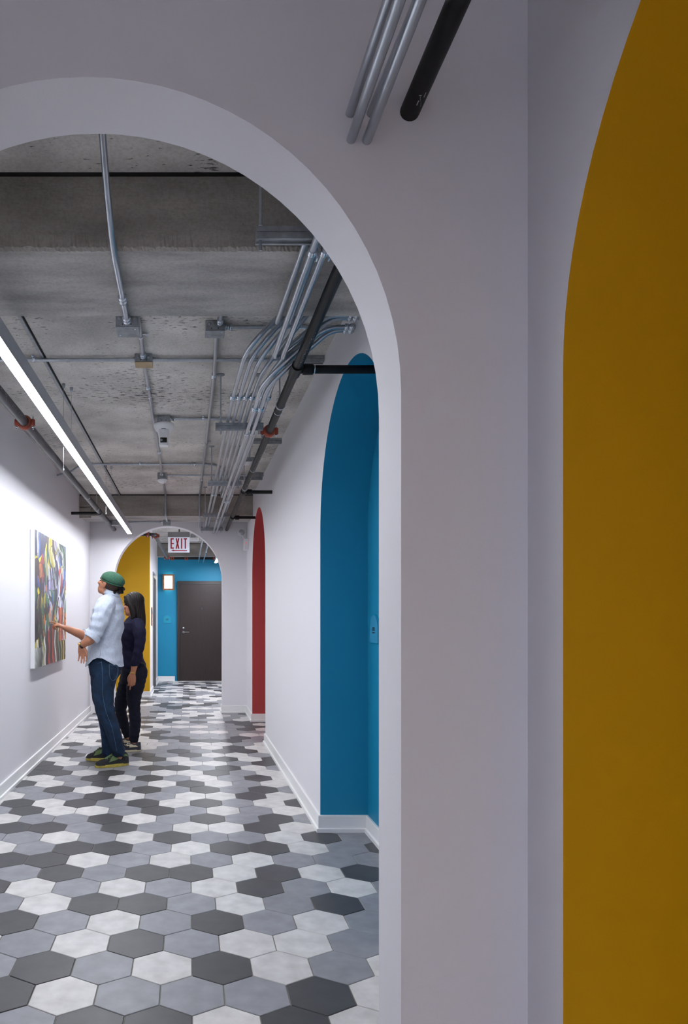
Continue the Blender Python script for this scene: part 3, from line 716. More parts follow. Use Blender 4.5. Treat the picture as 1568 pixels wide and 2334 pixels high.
# dark door
d = struct(M().box(-.247, -.185, YEND-.045, YEND, 0, 2.09).box(.735, .797, YEND-.045, YEND, 0, 2.09).box(-.247, .797, YEND-.045, YEND, 2.09, 2.16).box(-.20, -.185, YEND-.055, YEND, 0, 2.10).build('door_1', FRAMEW), 'dark brown flat door in the blue end wall', 'door')
M().box(-.183, .733, YEND-.035, YEND, .008, 2.088).build('door_leaf', DOORW, d)
m = M().lathe([(0, -.02), (.026, -.018), (.028, 0)], P(418, 1441, YEND-.035), 'y', 18); m.build('rose', STEEL, d)
h0 = P(418, 1441, YEND-.07); M().tube(fillet([h0+Vector((0, .035, 0)), h0, h0+Vector((.125, 0, 0))], .02), .009, 10).build('lever_handle', STEEL, d)
M().lathe([(0, -.016), (.018, -.015), (.024, -.004), (.024, 0)], P(418, 1431, YEND-.035), 'y', 18).build('deadbolt', ZINC, d)
c = P(460, 1386.5, YEND-.035); M().bbox(c.x-.032, c.x+.032, c.y-.012, c.y, c.z-.04, c.z+.04, .004).build('knocker', FRAMEW, d)
M().lathe([(0, -.018), (.008, -.016), (.009, 0)], c, 'y', 12).build('peephole', ZINC, d)
M().box(-.185, .735, YEND-.06, YEND, 0, .008).build('threshold', STEEL, d)
# lift doors on the narrow wall
d = struct(M().box(-.672, -.655, EY0-.09, EY0, 0, EZ+.09).box(-.672, -.655, EY1, EY1+.09, 0, EZ+.09).box(-.672, -.655, EY0, EY1, EZ, EZ+.09).box(-.735, -.66, EY0-.003, EY0+.004, 0, EZ).box(-.735, -.66, EY1-.004, EY1+.003, 0, EZ).box(-.735, -.66, EY0, EY1, EZ-.004, EZ+.003).build('door_2', STEEL), 'steel lift door frame on the narrow white wall', 'door')
M().box(-.738, -.728, EY0, (EY0+EY1)/2-.002, 0, EZ).build('door_panel', STEEL, d); M().box(-.738, -.728, (EY0+EY1)/2+.002, EY1, 0, EZ).build('door_panel', STEEL, d)
t = thing('call_panel', 'copper lift call panel on the narrow white wall', 'panel', (-.668, 12.42, 1.25))
M().bbox(-.670, -.656, 12.30, 12.55, 1.22, 1.55, .003).build('plate', COPPER, t)
for z in (1.30, 1.36): M().lathe([(0, .004), (.016, .004), (.018, 0)], (-.656, 12.42, z), 'x', 14).build('button', STEEL, t)
M().box(-.657, -.655, 12.34, 12.51, 1.43, 1.52).build('display', GLASSD, t)
t = thing('ceiling_unit', 'small white lamp bracket on the slab right of the exit sign', 'light', (.08, 12.0, 2.45))
M().bbox(-.0, .17, 11.9, 12.05, H+1.345, H+1.40, .01).build('lamp_tray', WPLASTIC, t); M().bbox(.03, .12, 11.93, 12.02, H+1.40, H+1.47, .004).build('box', GALVD, t)
M().tube([V(.075, 11.98, 1.47), V(.075, 11.98, 1.61)], .008, 8).build('stem', GALV, t)

# ------------------------------------------------------------------ abstract painting on the left wall
XP = -1.367; PY0, PY1 = 6.154, 7.714; PZ0, PZ1 = .896, 2.142
pt = thing('painting', 'colourful abstract canvas hanging on the white left wall', 'painting', (XL, (PY0+PY1)/2, PZ0))
M().bbox(XL, XP, PY0, PY1, PZ0, PZ1, .006).build('canvas', WPLASTIC, pt)
def abstract(nu, nv):
    """own abstract composition: tall warped shards with dark outlines; u runs near to far, v top to bottom"""
    R = np.random.RandomState(7)
    U, V_ = np.meshgrid(np.linspace(0, 1, nu), np.linspace(0, 1, nv))
    u = U+.02*np.sin(9*V_+3*U)+.012*np.sin(23*V_+11*U); v = V_+.03*np.sin(8*U+5*V_)+.012*np.sin(31*U)
    S = []
    for _ in range(330):
        a, b = R.rand(2)
        if .5 < b < .8 and R.rand() < .5: b = .5+.3*R.rand()
        S.append((a, b))
    S = np.array(S)
    def pal(a, b):
        navy, tl, cream, yel, lav, wht, brn, grn, org, red, blu, blk, olive = ((34,34,72),(24,110,112),(214,206,140),(228,208,44),(168,164,204),(208,214,224),(66,44,44),(84,130,92),(206,118,46),(186,62,52),(58,92,176),(28,24,34),(140,134,84))
        if b < .22: c = (navy, blu, tl, wht, navy) if a < .3 else (tl, cream, cream, yel, brn, tl) if a < .62 else (yel, navy, cream, grn, blu, lav)
        elif b < .42: c = (org, yel, red, blk, brn, blk) if a < .32 and b < .34 else (blu, navy, blk, lav, brn) if a < .32 else (lav, wht, lav, navy, brn, grn) if a < .7 else (cream, wht, red, org, blu, lav)
        elif b < .56: c = (yel, olive, navy, lav, grn, brn) if a < .4 else (lav, navy, grn, blu, wht, blk)
        elif b < .78: c = (brn, blk, olive, grn, brn) if a < .25 else (grn, wht, org, brn, brn, cream, blk) if a < .72 else (red, wht, lav, navy, yel, org)
        else: c = (wht, wht, olive) if a < .24 and b > .83 else (brn, brn, yel, blk, olive) if a < .5 else (brn, red, grn, cream, wht, blk)
        return np.array(c[R.randint(len(c))])*R.uniform(.75, 1.12)
    cols = np.array([pal(*p) for p in S])
    ax = 1.15
    best = np.full(U.shape, 9.); sec = np.full(U.shape, 9.); idx = np.zeros(U.shape, int)
    for i, (a, b) in enumerate(S):
        ang = .5*math.sin(7*a+4*b); du, dv = u-a, v-b
        p = (du*math.cos(ang)+dv*math.sin(ang))*2.3*ax; q = (-du*math.sin(ang)+dv*math.cos(ang))/ax
        d = np.sqrt(p*p+q*q)
        up = d < best; sec = np.where(up, best, np.minimum(sec, d)); idx = np.where(up, i, idx); best = np.where(up, d, best)
    img = cols[idx]/255.
    def stripes(mask, k, pal_, wob):
        c = np.array(pal_)/255.; t = (u+wob*np.sin(7*v+3*u)+.006*np.sin(40*v))*k; n_ = np.floor(t).astype(int); ph = t-n_
        h_ = np.random.RandomState(k).randint(0, len(c), 200)[n_ % 200]; st = c[h_]*(.8+.3*np.sin(PI*ph))[..., None]; st[(ph < .07)] *= .25
        img[mask] = st[mask]
    B_, Yl, Wh, Gr, Rd, Nv, Lv_, Or = (62,42,40), (214,184,50), (206,210,204), (104,140,100), (170,58,48), (40,40,78), (158,152,190), (202,122,56)
    stripes((v > .76+.05*np.sin(9*u)) & (u > .22), 25, (B_, B_, Yl, (90,62,50), Wh, B_, Gr, Rd, B_, (150,146,90)), .02)
    stripes((v < .2+.03*np.sin(20*u)) & (u < .26), 26, (Nv, Wh, Nv, (60,96,170), (24,110,120), Nv), .004)
    stripes((v > .24) & (v < .34+.02*np.sin(25*u)) & (u < .3), 30, (Or, Yl, Rd, (40,120,96), Or, B_), .01)
    stripes((v < .22) & (u > .72), 24, (Nv, (70,110,180), Yl, Nv, Gr, Wh), .09)
    stripes((v > .55) & (v < .8) & (u > .74), 20, (Rd, Wh, Lv_, Nv, Yl, Or), .02)
    pm = (v > .84-.10*u) & (u < .22-.1*(v-.84)); img[pm] = np.array((190, 194, 190))/255.*(.75+.35*np.sin(14*u+9*v)[pm])[:, None]
    img *= (.82+.35*np.clip(best/.09, 0, 1))[..., None]
    sm_ = np.clip((sec-best)/.012, 0, 1); ed = (v < .76) & ~((v < .2) & (u < .26))
    img = np.where(ed[..., None], img*(.25+.75*sm_[..., None]), img)
    return np.clip(img, 0, 1)
nu, nv = 260, 320
img = abstract(nu, nv); a_, b_ = np.meshgrid(np.linspace(0, 1, nu), np.linspace(0, 1, nv))
mg = .004
vs = np.stack([np.full(a_.size, XP+.0015), (PY0+mg+(PY1-PY0-2*mg)*a_).ravel(), (PZ1-mg-(PZ1-PZ0-2*mg)*b_).ravel()], 1)
m = M(); m.add(vs.tolist(), [(j*nu+i, (j+1)*nu+i, (j+1)*nu+i+1, j*nu+i+1) for j in range(nv-1) for i in range(nu-1)], True)
PM = bpy.data.materials.new('oil_paint'); PM.use_nodes = True; nt = PM.node_tree
at = nt.nodes.new('ShaderNodeAttribute'); at.attribute_name = 'paint'; bs = nt.nodes['Principled BSDF']
nt.links.new(at.outputs['Color'], bs.inputs['Base Color']); bs.inputs['Roughness'].default_value = .45
o = m.build('painted_face', PM, pt)
ca = o.data.color_attributes.new('paint', 'FLOAT_COLOR', 'POINT')
L = np.where(img <= .04045, img/12.92, ((img+.055)/1.055)**2.4).reshape(-1, 3)
ca.data.foreach_set('color', np.concatenate([L, np.ones((L.shape[0], 1))], 1).ravel())

# ------------------------------------------------------------------ people: overlapping lofts fused by voxel remesh
def cmat(name, rgb, rough=.8, noise=.1, ns=30, bump=.2, bs=120): return mat(name, rgb, rough, 0, .25, noise, ns, bump, bs)
SKIN1 = cmat('man_skin', (168, 116, 90), .5, .06, 12, .03); SKIN2 = cmat('woman_skin', (176, 120, 92), .5, .06, 12, .03)
SHIRT = cmat('chambray_shirt', (186, 195, 210), .85, .06, 60, .10, 70); JEANS = cmat('blue_denim', (25, 44, 67), .85, .28, 14, .35, 140)
NAVY = cmat('navy_knit', (20, 20, 46), .85, .12, 40, .3, 200); DENIM2 = cmat('dark_denim', (18, 20, 36), .8, .2, 20, .3, 200)
CAPG = cmat('green_wool', (54, 92, 74), .9, .12, 60, .4, 300); HAIRM = cmat('black_hair', (24, 18, 18), .6, .3, 40, .4, 120); STUB = cmat('cropped_hair', (62, 46, 40), .8, .2, 90, .3, 300)
SUEDE = cmat('dark_suede', (44, 44, 46), .9, .15, 50, .2); GUM = cmat('yellow_gum_sole', (176, 158, 76), .7, .1, 30, .1); OLIVE = cmat('olive_suede', (98, 118, 78), .9, .1, 50, .2)
GREYS = cmat('grey_mesh_shoe', (60, 60, 68), .9, .2, 60, .3); CREAM = cmat('cream_leather', (206, 196, 168), .6, .05, 40, .05)
STITCH = cmat('denim_stitching', (70, 96, 124), .85, .1, 60, .1); GOLD = mat('gold_metal', (220, 180, 100), rough=.25, metal=.9); WATCH = mat('watch_strap', (28, 26, 26), rough=.5)
EYEW = mat('eye_dark', (20, 14, 12), rough=.2); LIP = cmat('lip', (150, 82, 76), .5, .05, 30, .02)
def spline(pts, sub=5):
    pts = [Vector(p) for p in pts]; out = []; n = len(pts)
    for i in range(n-1):
        p0, p1, p2, p3 = pts[max(i-1, 0)], pts[i], pts[i+1], pts[min(i+2, n-1)]
        for k in range(sub):
            t = k/sub; out.append(.5*((2*p1)+(p2-p0)*t+(2*p0-5*p1+4*p2-p3)*t*t+(3*p1-p0-3*p2+p3)*t**3))
    out.append(pts[-1]); return out
def chain(m, pr, n=14, sub=5, ex=1.0):
    """pr: list of (point, radius): smooth tapering limb with rounded ends"""
    P_ = [Vector(p) for p, r in pr]; Rr = [r for p, r in pr]
    path = spline(P_, sub); rad = []
    for i in range(len(Rr)-1):
        for k in range(sub):
            t = k/sub; t = t*t*(3-2*t); rad.append(Rr[i]*(1-t)+Rr[i+1]*t)
    rad.append(Rr[-1])
    d0 = (path[0]-path[1]).normalized(); d1 = (path[-1]-path[-2]).normalized()
    a = [(path[0]+d0*rad[0]*s, rad[0]*c) for s, c in ((.97, .25), (.8, .6), (.45, .89))]; b = [(path[-1]+d1*rad[-1]*s, rad[-1]*c) for s, c in ((.45, .89), (.8, .6), (.97, .25))]
    m.tube([p for p, r in a]+path+[p for p, r in b], [r for p, r in a]+rad+[r for p, r in b], n, True, ex); return m
def loft(m, rings, F, Lv, n=28, pw=2.3):
    """rings: (centre, half depth along F, half width along L); superelliptic sections"""
    out = []
    for c, a, b in rings:
        c = Vector(c); r = []
        for k in range(n):
            t = 2*PI*k/n; cs, sn = math.cos(t), math.sin(t)
            r.append(c+F*(a*math.copysign(abs(cs)**(2/pw), cs))+Lv*(b*math.copysign(abs(sn)**(2/pw), sn)))
        out.append(r)
    vs = [p for r in out for p in r]; fs = []
    for i in range(len(out)-1):
        for k in range(n): a = i*n+k; b = i*n+(k+1) % n; fs.append((a, b, b+n, a+n))
    fs += [tuple(range(n-1, -1, -1)), tuple((len(out)-1)*n+k for k in range(n))]
    return m.add(vs, fs, True)
def fuse(m, name, mt, parent, vox=.005, smooth=4, cut=None, disp=None):
    tmp = bpy.data.meshes.new('t'); tmp.from_pydata(m.v, [], m.f); ob = bpy.data.objects.new('t', tmp); C.objects.link(ob)
    md = ob.modifiers.new('r', 'REMESH'); md.mode = 'VOXEL'; md.voxel_size = vox; md.use_smooth_shade = True
    if smooth: s_ = ob.modifiers.new('s', 'SMOOTH'); s_.iterations = smooth; s_.factor = .5
    dg = bpy.context.evaluated_depsgraph_get(); me = bpy.data.meshes.new_from_object(ob.evaluated_get(dg))
    bpy.data.objects.remove(ob); bpy.data.meshes.remove(tmp)
    n = len(me.vertices); co = np.empty(n*3); me.vertices.foreach_get('co', co); co = co.reshape(-1, 3)
    if disp is not None:
        nr = np.empty(n*3); me.vertices.foreach_get('normal', nr); co = co+nr.reshape(-1, 3)*disp(co)[:, None]
    fs = [tuple(p.vertices) for p in me.polygons]; bpy.data.meshes.remove(me)
    if cut is not None:
        h = cut(co)                                   # signed height above the hem
        near = (h < 0) & (h > -vox*1.1); co[near, 2] -= h[near]*.98; h[near] = 0
        fs = [f for f in fs if all(h[i] >= 0 for i in f)]
        ec = {}
        for f in fs:
            for a, b in zip(f, f[1:]+f[:1]): e = (min(a, b), max(a, b)); ec[e] = ec.get(e, 0)+1
        bd_ = np.array(sorted({i for e, c in ec.items() if c == 1 for i in e}), int); co[bd_, 2] -= h[bd_]
        used = sorted({i for f in fs for i in f}); mp = {o_: i for i, o_ in enumerate(used)}; co = co[used]; fs = [tuple(mp[i] for i in f) for f in fs]
    k = M(); k.v = [tuple(p) for p in co.tolist()]; k.f = fs; k.sm = [True]*len(fs)
    return k.build(name, mt, parent)
def head(m, c, F, U, s=1.0, nose=1.0, crown=1.0):
    Lv = U.cross(F).normalized(); c = Vector(c)
    q = lambda f, l, u: c+(F*f+Lv*l+U*u)*s
    m.ell(q(-.014, 0, .030-(1-crown)*.05), (F*.096*s, Lv*.076*s, U*.088*s*crown)); m.ell(q(.022, 0, -.035), (F*.066*s, Lv*.062*s, U*.080*s))
    m.ell(q(.055, 0, -.092), (F*.028*s, Lv*.030*s, U*.024*s)); m.ell(q(.02, .04, -.07), (F*.05*s, Lv*.02*s, U*.035*s)); m.ell(q(.02, -.04, -.07), (F*.05*s, Lv*.02*s, U*.035*s))
    m.ell(q(.068, 0, .018), (F*.018*s, Lv*.05*s, U*.014*s))
    chain(m, [(q(.078, 0, .010), .010*s), (q(.092, 0, -.012), .011*s), (q(.104*nose, 0, -.030), .013*s)], 8, 3)
    for l in (-1, 1):
        m.ell(q(.094, l*.010, -.034), (F*.010*s, Lv*.009*s, U*.008*s)); m.ell(q(.062, l*.034, -.022), (F*.022*s, Lv*.022*s, U*.02*s))
        m.ell(q(-.006, l*.075, -.010), (F*.018*s, Lv*.009*s, U*.030*s)); m.ell(q(-.012, l*.081, -.004), (F*.012*s, Lv*.006*s, U*.022*s))
    m.ell(q(.078, 0, -.060), (F*.012*s, Lv*.024*s, U*.006*s)); m.ell(q(.076, 0, -.070), (F*.012*s, Lv*.02*s, U*.007*s))
    return q, Lv
def face_bits(q, F, U, Lv, s, parent):
    for l in (-1, 1):
        M().ell(q(.074, l*.030, .001), (F*.009*s, Lv*.013*s, U*.006*s), 12, 8).build('eye', EYEW, parent)
        M().tube([q(.076, l*.014, .018), q(.082, l*.03, .022), q(.07, l*.048, .017)], .0035*s, 6).build('eyebrow', HAIRM, parent)
    M().ell(q(.083, 0, -.064), (F*.008*s, Lv*.02*s, U*.007*s), 12, 8).build('mouth', LIP, parent)
def hand(m, w_, kn, palm_n, fingers, thumb, r=.0085, pw=.036):
    """w_ wrist, kn knuckle centre, palm_n palm normal; fingers = four lists of bend points as offsets from each knuckle"""
    w_, kn = Vector(w_), Vector(kn); d = (kn-w_).normalized(); sd = d.cross(Vector(palm_n)).normalized(); pn = sd.cross(d).normalized()
    for t in (-1.1, -.4, .4, 1.1):
        chain(m, [(w_+sd*pw*.45*t, .014), (w_+(kn-w_)*.55+sd*pw*.78*t, .0145), (kn+sd*pw*t, .0105)], 10, 3)
    for i, fg in enumerate(fingers):
        t = (-1.1, -.38, .38, 1.1)[i]; p0 = kn+sd*pw*t; pts = [(p0, r*1.1)]
        for j, (a, b, s_) in enumerate(fg): pts.append((p0+d*a+pn*b+sd*s_, r*(1.0-.10*j)))
        chain(m, pts, 9, 3)
    t0 = w_+(kn-w_)*.25-sd*pw*.9; chain(m, [(t0, .014)]+[(t0+d*a+pn*b-sd*s_, r_) for a, b, s_, r_ in thumb], 9, 3)
def shoe(parent, heel, toe, wd, upper, sole, hgt=.085, sole_h=.028):
    heel, toe = Vector(heel), Vector(toe); F = (toe-heel).normalized(); Ls = Vector((0, 0, 1)).cross(F); Ln = (toe-heel).length; n = 22
    def outl(g, z):
        pts = []
        for k in range(n):
            t = 2*PI*k/n; u = math.cos(t); lx = u*(Ln/2+g); wv = (wd/2+g)*(1-.10*(u-.35)**2)*(1.0 if u > -.2 else .9)
            pts.append(heel+F*(Ln/2+lx)+Ls*(math.copysign(abs(math.sin(t))**.75, math.sin(t))*wv)+Vector((0, 0, z)))
        return pts
    m = M(); a, b, c_ = outl(.004, .001), outl(.007, .010), outl(.004, sole_h)
    m.add(a+b+c_, [(i, (i+1) % n, n+(i+1) % n, n+i) for i in range(n)]+[(n+i, n+(i+1) % n, 2*n+(i+1) % n, 2*n+i) for i in range(n)], True); m.add(c_, [tuple(range(n))]); m.add(a, [tuple(range(n-1, -1, -1))])
    prof = [(.0, .075, .55), (.06, hgt, .66), (.18, hgt*.98, .74), (.32, hgt*1.02, .78), (.45, hgt*.98, .84), (.58, hgt*.72, .92), (.72, hgt*.50, .98), (.85, hgt*.40, .95), (.95, hgt*.28, .74), (1.0, hgt*.10, .42)]
    u = M(); rings = []
    for f, h_, wv in prof:
        c0 = heel+F*(f*Ln*.985+.003); r = []
        for k in range(11):
            t = PI*k/10; r.append(c0+Ls*(math.copysign(abs(math.cos(t))**.7, math.cos(t))*wd/2*wv)+Vector((0, 0, sole_h*.8+h_*math.sin(t)**.8)))
        rings.append(r)
    vs = [p for r in rings for p in r]; u.add(vs, [(i*11+k, i*11+k+1, i*11+12+k, i*11+11+k) for i in range(len(rings)-1) for k in range(10)], True)
    u.add(rings[0], [tuple(range(11))]); u.add(rings[-1], [tuple(range(10, -1, -1))])
    sh = u.build('shoe', upper, parent); m.build('sole', sole, sh)
    return sh, (lambda f, k, lift=.002: (lambda i, t: rings[i][k]*(1-t)+rings[min(i+1, len(rings)-1)][k]*t)(min(int(f*9), 8), f*9-min(int(f*9), 8))+Vector((0, 0, 0))+(Ls*(1 if k < 5 else -1 if k > 5 else 0)+Vector((0, 0, .6)))*lift)
def strip(pa, pb, name, m_, parent):
    m = M(); n = len(pa); m.add(pa+pb, [(i, i+1, n+i+1, n+i) for i in range(n-1)]); return m.build(name, m_, parent)

# --- the man in the green cap
YM = 6.42
def Q(px, py, dy=0): return P(px, py, YM+dy)
man = thing('person', 'person in a green flat cap and pale shirt pointing at the painting', 'person', (Q(245, 1600).x, YM, 0))
FM = Vector((-.965, .26, 0)).normalized(); LM = Vector((0, 0, 1)).cross(FM)
FH = Vector((-.82, .42, .37)).normalized(); UH = (Vector((0, 0, 1))-FH*FH.z).normalized()
hc = Q(248.5, 1330, -.01)
body = M(); q, LH = head(body, hc, FH, UH, 1.04, 1.0, .80)
chain(body, [(Q(254, 1378, 0), .075), (Q(254, 1358, 0), .060), (Q(252, 1345, 0), .057), (Q(250, 1332), .055)], 16)
loft(body, [(Q(246, 1362), .05, .07), (Q(248, 1385), .10, .155), (Q(245, 1420), .115, .15), (Q(243, 1460), .10, .14), (Q(239, 1500), .105, .135), (Q(239, 1530), .085, .12)], FM, LM)
AL = [(Q(240, 1378, -.17), .055), (Q(228, 1412, -.21), .052), (Q(216, 1447, -.22), .046), (Q(203, 1459, -.255), .046), (Q(193, 1466, -.255), .036), (Q(185, 1472, -.24), .027)]
chain(body, AL)
AR_ = [(Q(246, 1380, .17), .055), (Q(222, 1420, .21), .05), (Q(200, 1450, .18), .045), (Q(180, 1444, .13), .042), (Q(163, 1437, .10), .035), (Q(148, 1431, .08), .026)]
chain(body, AR_)
hand(body, Q(185, 1473, -.238), Q(188, 1489, -.235), (-.3, -.95, 0), [[(.035, .006, -.004), (.058, .020, -.006), (.072, .034, -.006)], [(.042, .006, 0), (.068, .02, 0), (.086, .034, 0)], [(.04, .006, .002), (.063, .018, .004), (.08, .03, .004)], [(.03, .006, .006), (.046, .016, .01), (.058, .026, .01)]], [(.03, .012, .018, .012), (.055, .022, .026, .010), (.075, .026, .026, .008)], pw=.028)
hand(body, Q(148, 1431, .08), Q(133, 1424, .06), (.1, .25, -1), [[(.045, .004, 0), (.068, .010, 0), (.082, .018, 0)], [(.030, .020, 0), (.030, .045, 0), (.008, .05, 0)], [(.028, .020, 0), (.026, .043, 0), (.004, .048, 0)], [(.024, .018, 0), (.02, .036, 0), (.0, .042, 0)]], [(.03, .02, .016, .012), (.055, .03, .010, .010), (.075, .036, .0, .008)], pw=.028)
LEGN = [(Q(246, 1522, -.085), .085), (Q(239, 1548, -.10), .082), (Q(236, 1580, -.12), .070), (Q(241, 1618, -.14), .056), (Q(258, 1668, -.15), .048), (Q(268, 1706, -.12), .036), (Q(273, 1732, -.085), .030)]
LEGF = [(Q(232, 1522, .085), .085), (Q(232, 1550, .10), .082), (Q(232, 1585, .11), .070), (Q(238, 1620, .12), .056), (Q(243, 1650, .13), .048), (Q(246, 1680, .14), .038), (Q(247, 1720, .14), .030)]
chain(body, LEGN); chain(body, LEGF)
fuse(body, 'body', SKIN1, man, .0042, 3)
face_bits(q, FH, UH, LH, 1.04, man)
# shirt with curved tails and rolled sleeves
sm = M()
def tor(lv): return [(Q((f+b)/2, y, 0), (b-f)/2*YM/FPX, w2) for y, f, b, w2 in lv]
loft(sm, tor([(1350, 243, 268, .066), (1358, 236, 270, .10), (1368, 226, 273, .168), (1380, 219, 277, .198), (1400, 213, 281, .205), (1420, 209, 281, .195), (1440, 206, 279, .185), (1458, 205, 275, .175), (1478, 202, 275, .182), (1500, 199, 278, .202), (1524, 197, 280, .215)]), FM, LM, 32, 2.2)
chain(sm, [(Q(244, 1378, -.135), .082), (Q(236, 1392, -.19), .084), (Q(227, 1416, -.222), .078), (Q(219, 1438, -.228), .070), (Q(214, 1447, -.232), .068)], 18)
chain(sm, [(Q(250, 1380, .135), .082), (Q(236, 1405, .20), .08), (Q(214, 1440, .205), .07), (Q(196, 1450, .175), .060)], 18)
def wr(co):
    a = co[:, 0]*46+co[:, 2]*18; b = co[:, 2]*55-co[:, 0]*30
    return .005*np.sin(a+2*np.sin(co[:, 2]*14))*np.sin(b*.5+co[:, 1]*20)+.003*np.sin(b*1.2+3*np.sin(a*.4))
hem_px = [(190, 1519), (200, 1518), (208, 1511), (218, 1501), (228, 1497), (240, 1498), (252, 1505), (264, 1513), (276, 1519), (290, 1519)]
hx = np.array([Q(a, b).x for a, b in hem_px]); hz = np.array([Q(a, b).z for a, b in hem_px])
shirt = fuse(sm, 'shirt', SHIRT, man, .005, 3, cut=lambda co: co[:, 2]-np.interp(co[:, 0], hx, hz), disp=wr)
# collar, cuffs, placket seam
cm = M(); cr = [Q(253, 1351), Q(255, 1346), Q(256, 1341)]
loft(cm, [(Q(254, 1357), .080, .086), (Q(255, 1351), .074, .080), (Q(256, 1346), .066, .072)], (FM+Vector((0, 0, .35))).normalized(), LM)
cm.build('collar', SHIRT, shirt)
d = (Q(205, 1458, -.25)-Q(219, 1440, -.228)).normalized()
for k in (0, 1): M().tube([Q(215, 1446, -.232)+d*(.002+.02*k), Q(215, 1446, -.232)+d*(.014+.02*k), Q(215, 1446, -.232)+d*(.034+.018*k)], [.072-.002*k, .0745-.002*k, .071-.003*k], 20).build('rolled_cuff', SHIRT, shirt)
d = (Q(180, 1444, .13)-Q(200, 1450, .18)).normalized(); M().tube([Q(197, 1449, .178), Q(197, 1449, .178)+d*.015, Q(197, 1449, .178)+d*.04], [.06, .062, .057], 18).build('rolled_cuff', SHIRT, shirt)
M().tube([Q(y_, z_, -.21) for y_, z_ in ((234, 1440), (229, 1470), (228, 1494))], .0025, 6).build('side_seam', SHIRT, shirt)
# jeans
jm = M()
loft(jm, [(Q(239, 1488), .13, .155), (Q(239, 1505), .137, .172), (Q(240, 1520), .142, .178), (Q(240, 1536), .132, .175), (Q(238, 1550), .10, .15)], FM, LM, 28, 2.3)
chain(jm, [(Q(246, 1524, -.085), .102), (Q(239, 1548, -.10), .106), (Q(236, 1580, -.12), .095), (Q(241, 1618, -.14), .082), (Q(249, 1642, -.145), .073), (Q(258, 1668, -.15), .068), (Q(266, 1700, -.125), .063), (Q(269, 1711, -.11), .066)], 18)
chain(jm, [(Q(232, 1522, .085), .112), (Q(232, 1550, .10), .106), (Q(232, 1585, .11), .094), (Q(238, 1620, .12), .080), (Q(243, 1650, .13), .070), (Q(246, 1680, .14), .064), (Q(247, 1705, .14), .062), (Q(247, 1714, .14), .063)], 18)
def wj(co):
    z = co[:, 2]; k = np.exp(-((z-.52)/.10)**2)*.004+np.exp(-((z-.10)/.07)**2)*.005+.0012
    return k*np.sin(z*78+co[:, 0]*46+2.5*np.sin(co[:, 1]*24+z*9))*(.55+.45*np.sin(z*31+co[:, 0]*22))
jeans = fuse(jm, 'jeans', JEANS, man, .005, 3, disp=wj)
def on_near(px, py): return Q(px, py, -.25)
sp = [(231, 1508), (234, 1540), (234, 1580), (241, 1620), (254, 1655), (262, 1690), (266, 1712)]
def seam(pts, name, parent, offs, r=.0022):
    m = M(); m.tube(spline([Q(a, b, o_) for (a, b), o_ in zip(pts, offs)], 5), r, 5); return m.build(name, STITCH, parent)
seam(sp, 'side_seam', jeans, [-.188, -.218, -.225, -.233, -.223, -.206, -.187])
seam([(249, 1512), (250, 1540), (256, 1551), (266, 1544), (268, 1520), (250, 1515)], 'back_pocket', jeans, [-.19, -.205, -.19, -.155, -.15, -.187], .002)
M().tube([Q(232, 1509, -.178), Q(222, 1512, -.165), Q(212, 1515, -.14)], .002, 5).build('front_pocket', STITCH, jeans)
m = M(); m.ell(Q(231, 1628, -.17), (Vector((.02, 0, -.006)), Vector((0, .05, 0)), Vector((.004, 0, .007))), 10, 6); m.build('knee_tear', DARK, jeans)
m = M(); m.ell(Q(221.5, 1563, -.183), (Vector((.004, .0, .004)), Vector((0, .01, 0)), Vector((.006, 0, .02))), 10, 6); m.build('thigh_tear', DARK, jeans)
# shoes
def ground(px, py): return Vector(((px-VX)*(H*FPX/(py-VY))/FPX, H*FPX/(py-VY), 0))
for hl, te in ((ground(291, 1746)+Vector((0, .05, 0)), ground(216, 1752)+Vector((0, .04, 0))), (ground(252, 1733.5)+Vector((0, .0, 0)), ground(196, 1733)+Vector((0, .03, 0)))):
    sh, sf = shoe(man, hl, te, .105, SUEDE, GUM, .10)
    for ks in ((1, 3), (9, 7)):
        strip([sf(f, ks[0] if f > .3 else ks[0]+(1 if ks[0] < 5 else -1), .003) for f in (.02, .12, .25, .4, .5, .6)], [sf(f, ks[1] if f > .3 else ks[1]-(0 if ks[0] < 5 else 0), .003) for f in (.04, .14, .26, .38, .46, .53)], 'side_stripe', OLIVE, sh)
    for f in (.44, .5, .56, .62): M().tube([sf(f, 3, .004), sf(f+.012, 5, .006), sf(f, 7, .004)], .0035, 6).build('lace', OLIVE, sh)
    strip([sf(f, 4, .004) for f in (.38, .45, .52, .6, .66)], [sf(f, 6, .004) for f in (.38, .45, .52, .6, .66)], 'tongue', OLIVE, sh)
# cap, cropped hair, curls, watch
AX = (Q(285, 1333)-Q(231, 1318)); AX = Vector((-FH.x*.0+AX.x, 0, AX.z)).normalized(); AX = Vector((.78, -.50, -.35)).normalized()
UC = (Vector((0, 0, 1))-AX*AX.z).normalized(); LC = UC.cross(AX)
cp = M(); cc = hc-FH*.026+UH*.040+Vector((.004, 0, .002))
cp.ell(cc, (AX*.122, LC*.100, UC*.076), 28, 18, .40)
cap = fuse(cp, 'cap', CAPG, man, .0045, 2)
bm_ = M(); n = 30; bp = [cc-UC*.020+AX*(.106*math.cos(2*PI*k/n))+LC*(.086*math.sin(2*PI*k/n)) for k in range(n+1)]; bm_.tube(bp, .008, 8, False); bm_.build('cap_band', CAPG, cap)
br = M(); br.ell(cc-AX*.092-UC*.016, (AX*.040, LC*.062, UC*.008), 18, 8); br.build('visor', CAPG, cap)
hr = M(); hr.ell(q(-.026, 0, .010), (FH*.090, LH*.080, UH*.074), 20, 14)
fuse(hr, 'cropped_hair', STUB, man, .005, 2)
hr = M(); rg = random.Random(5)
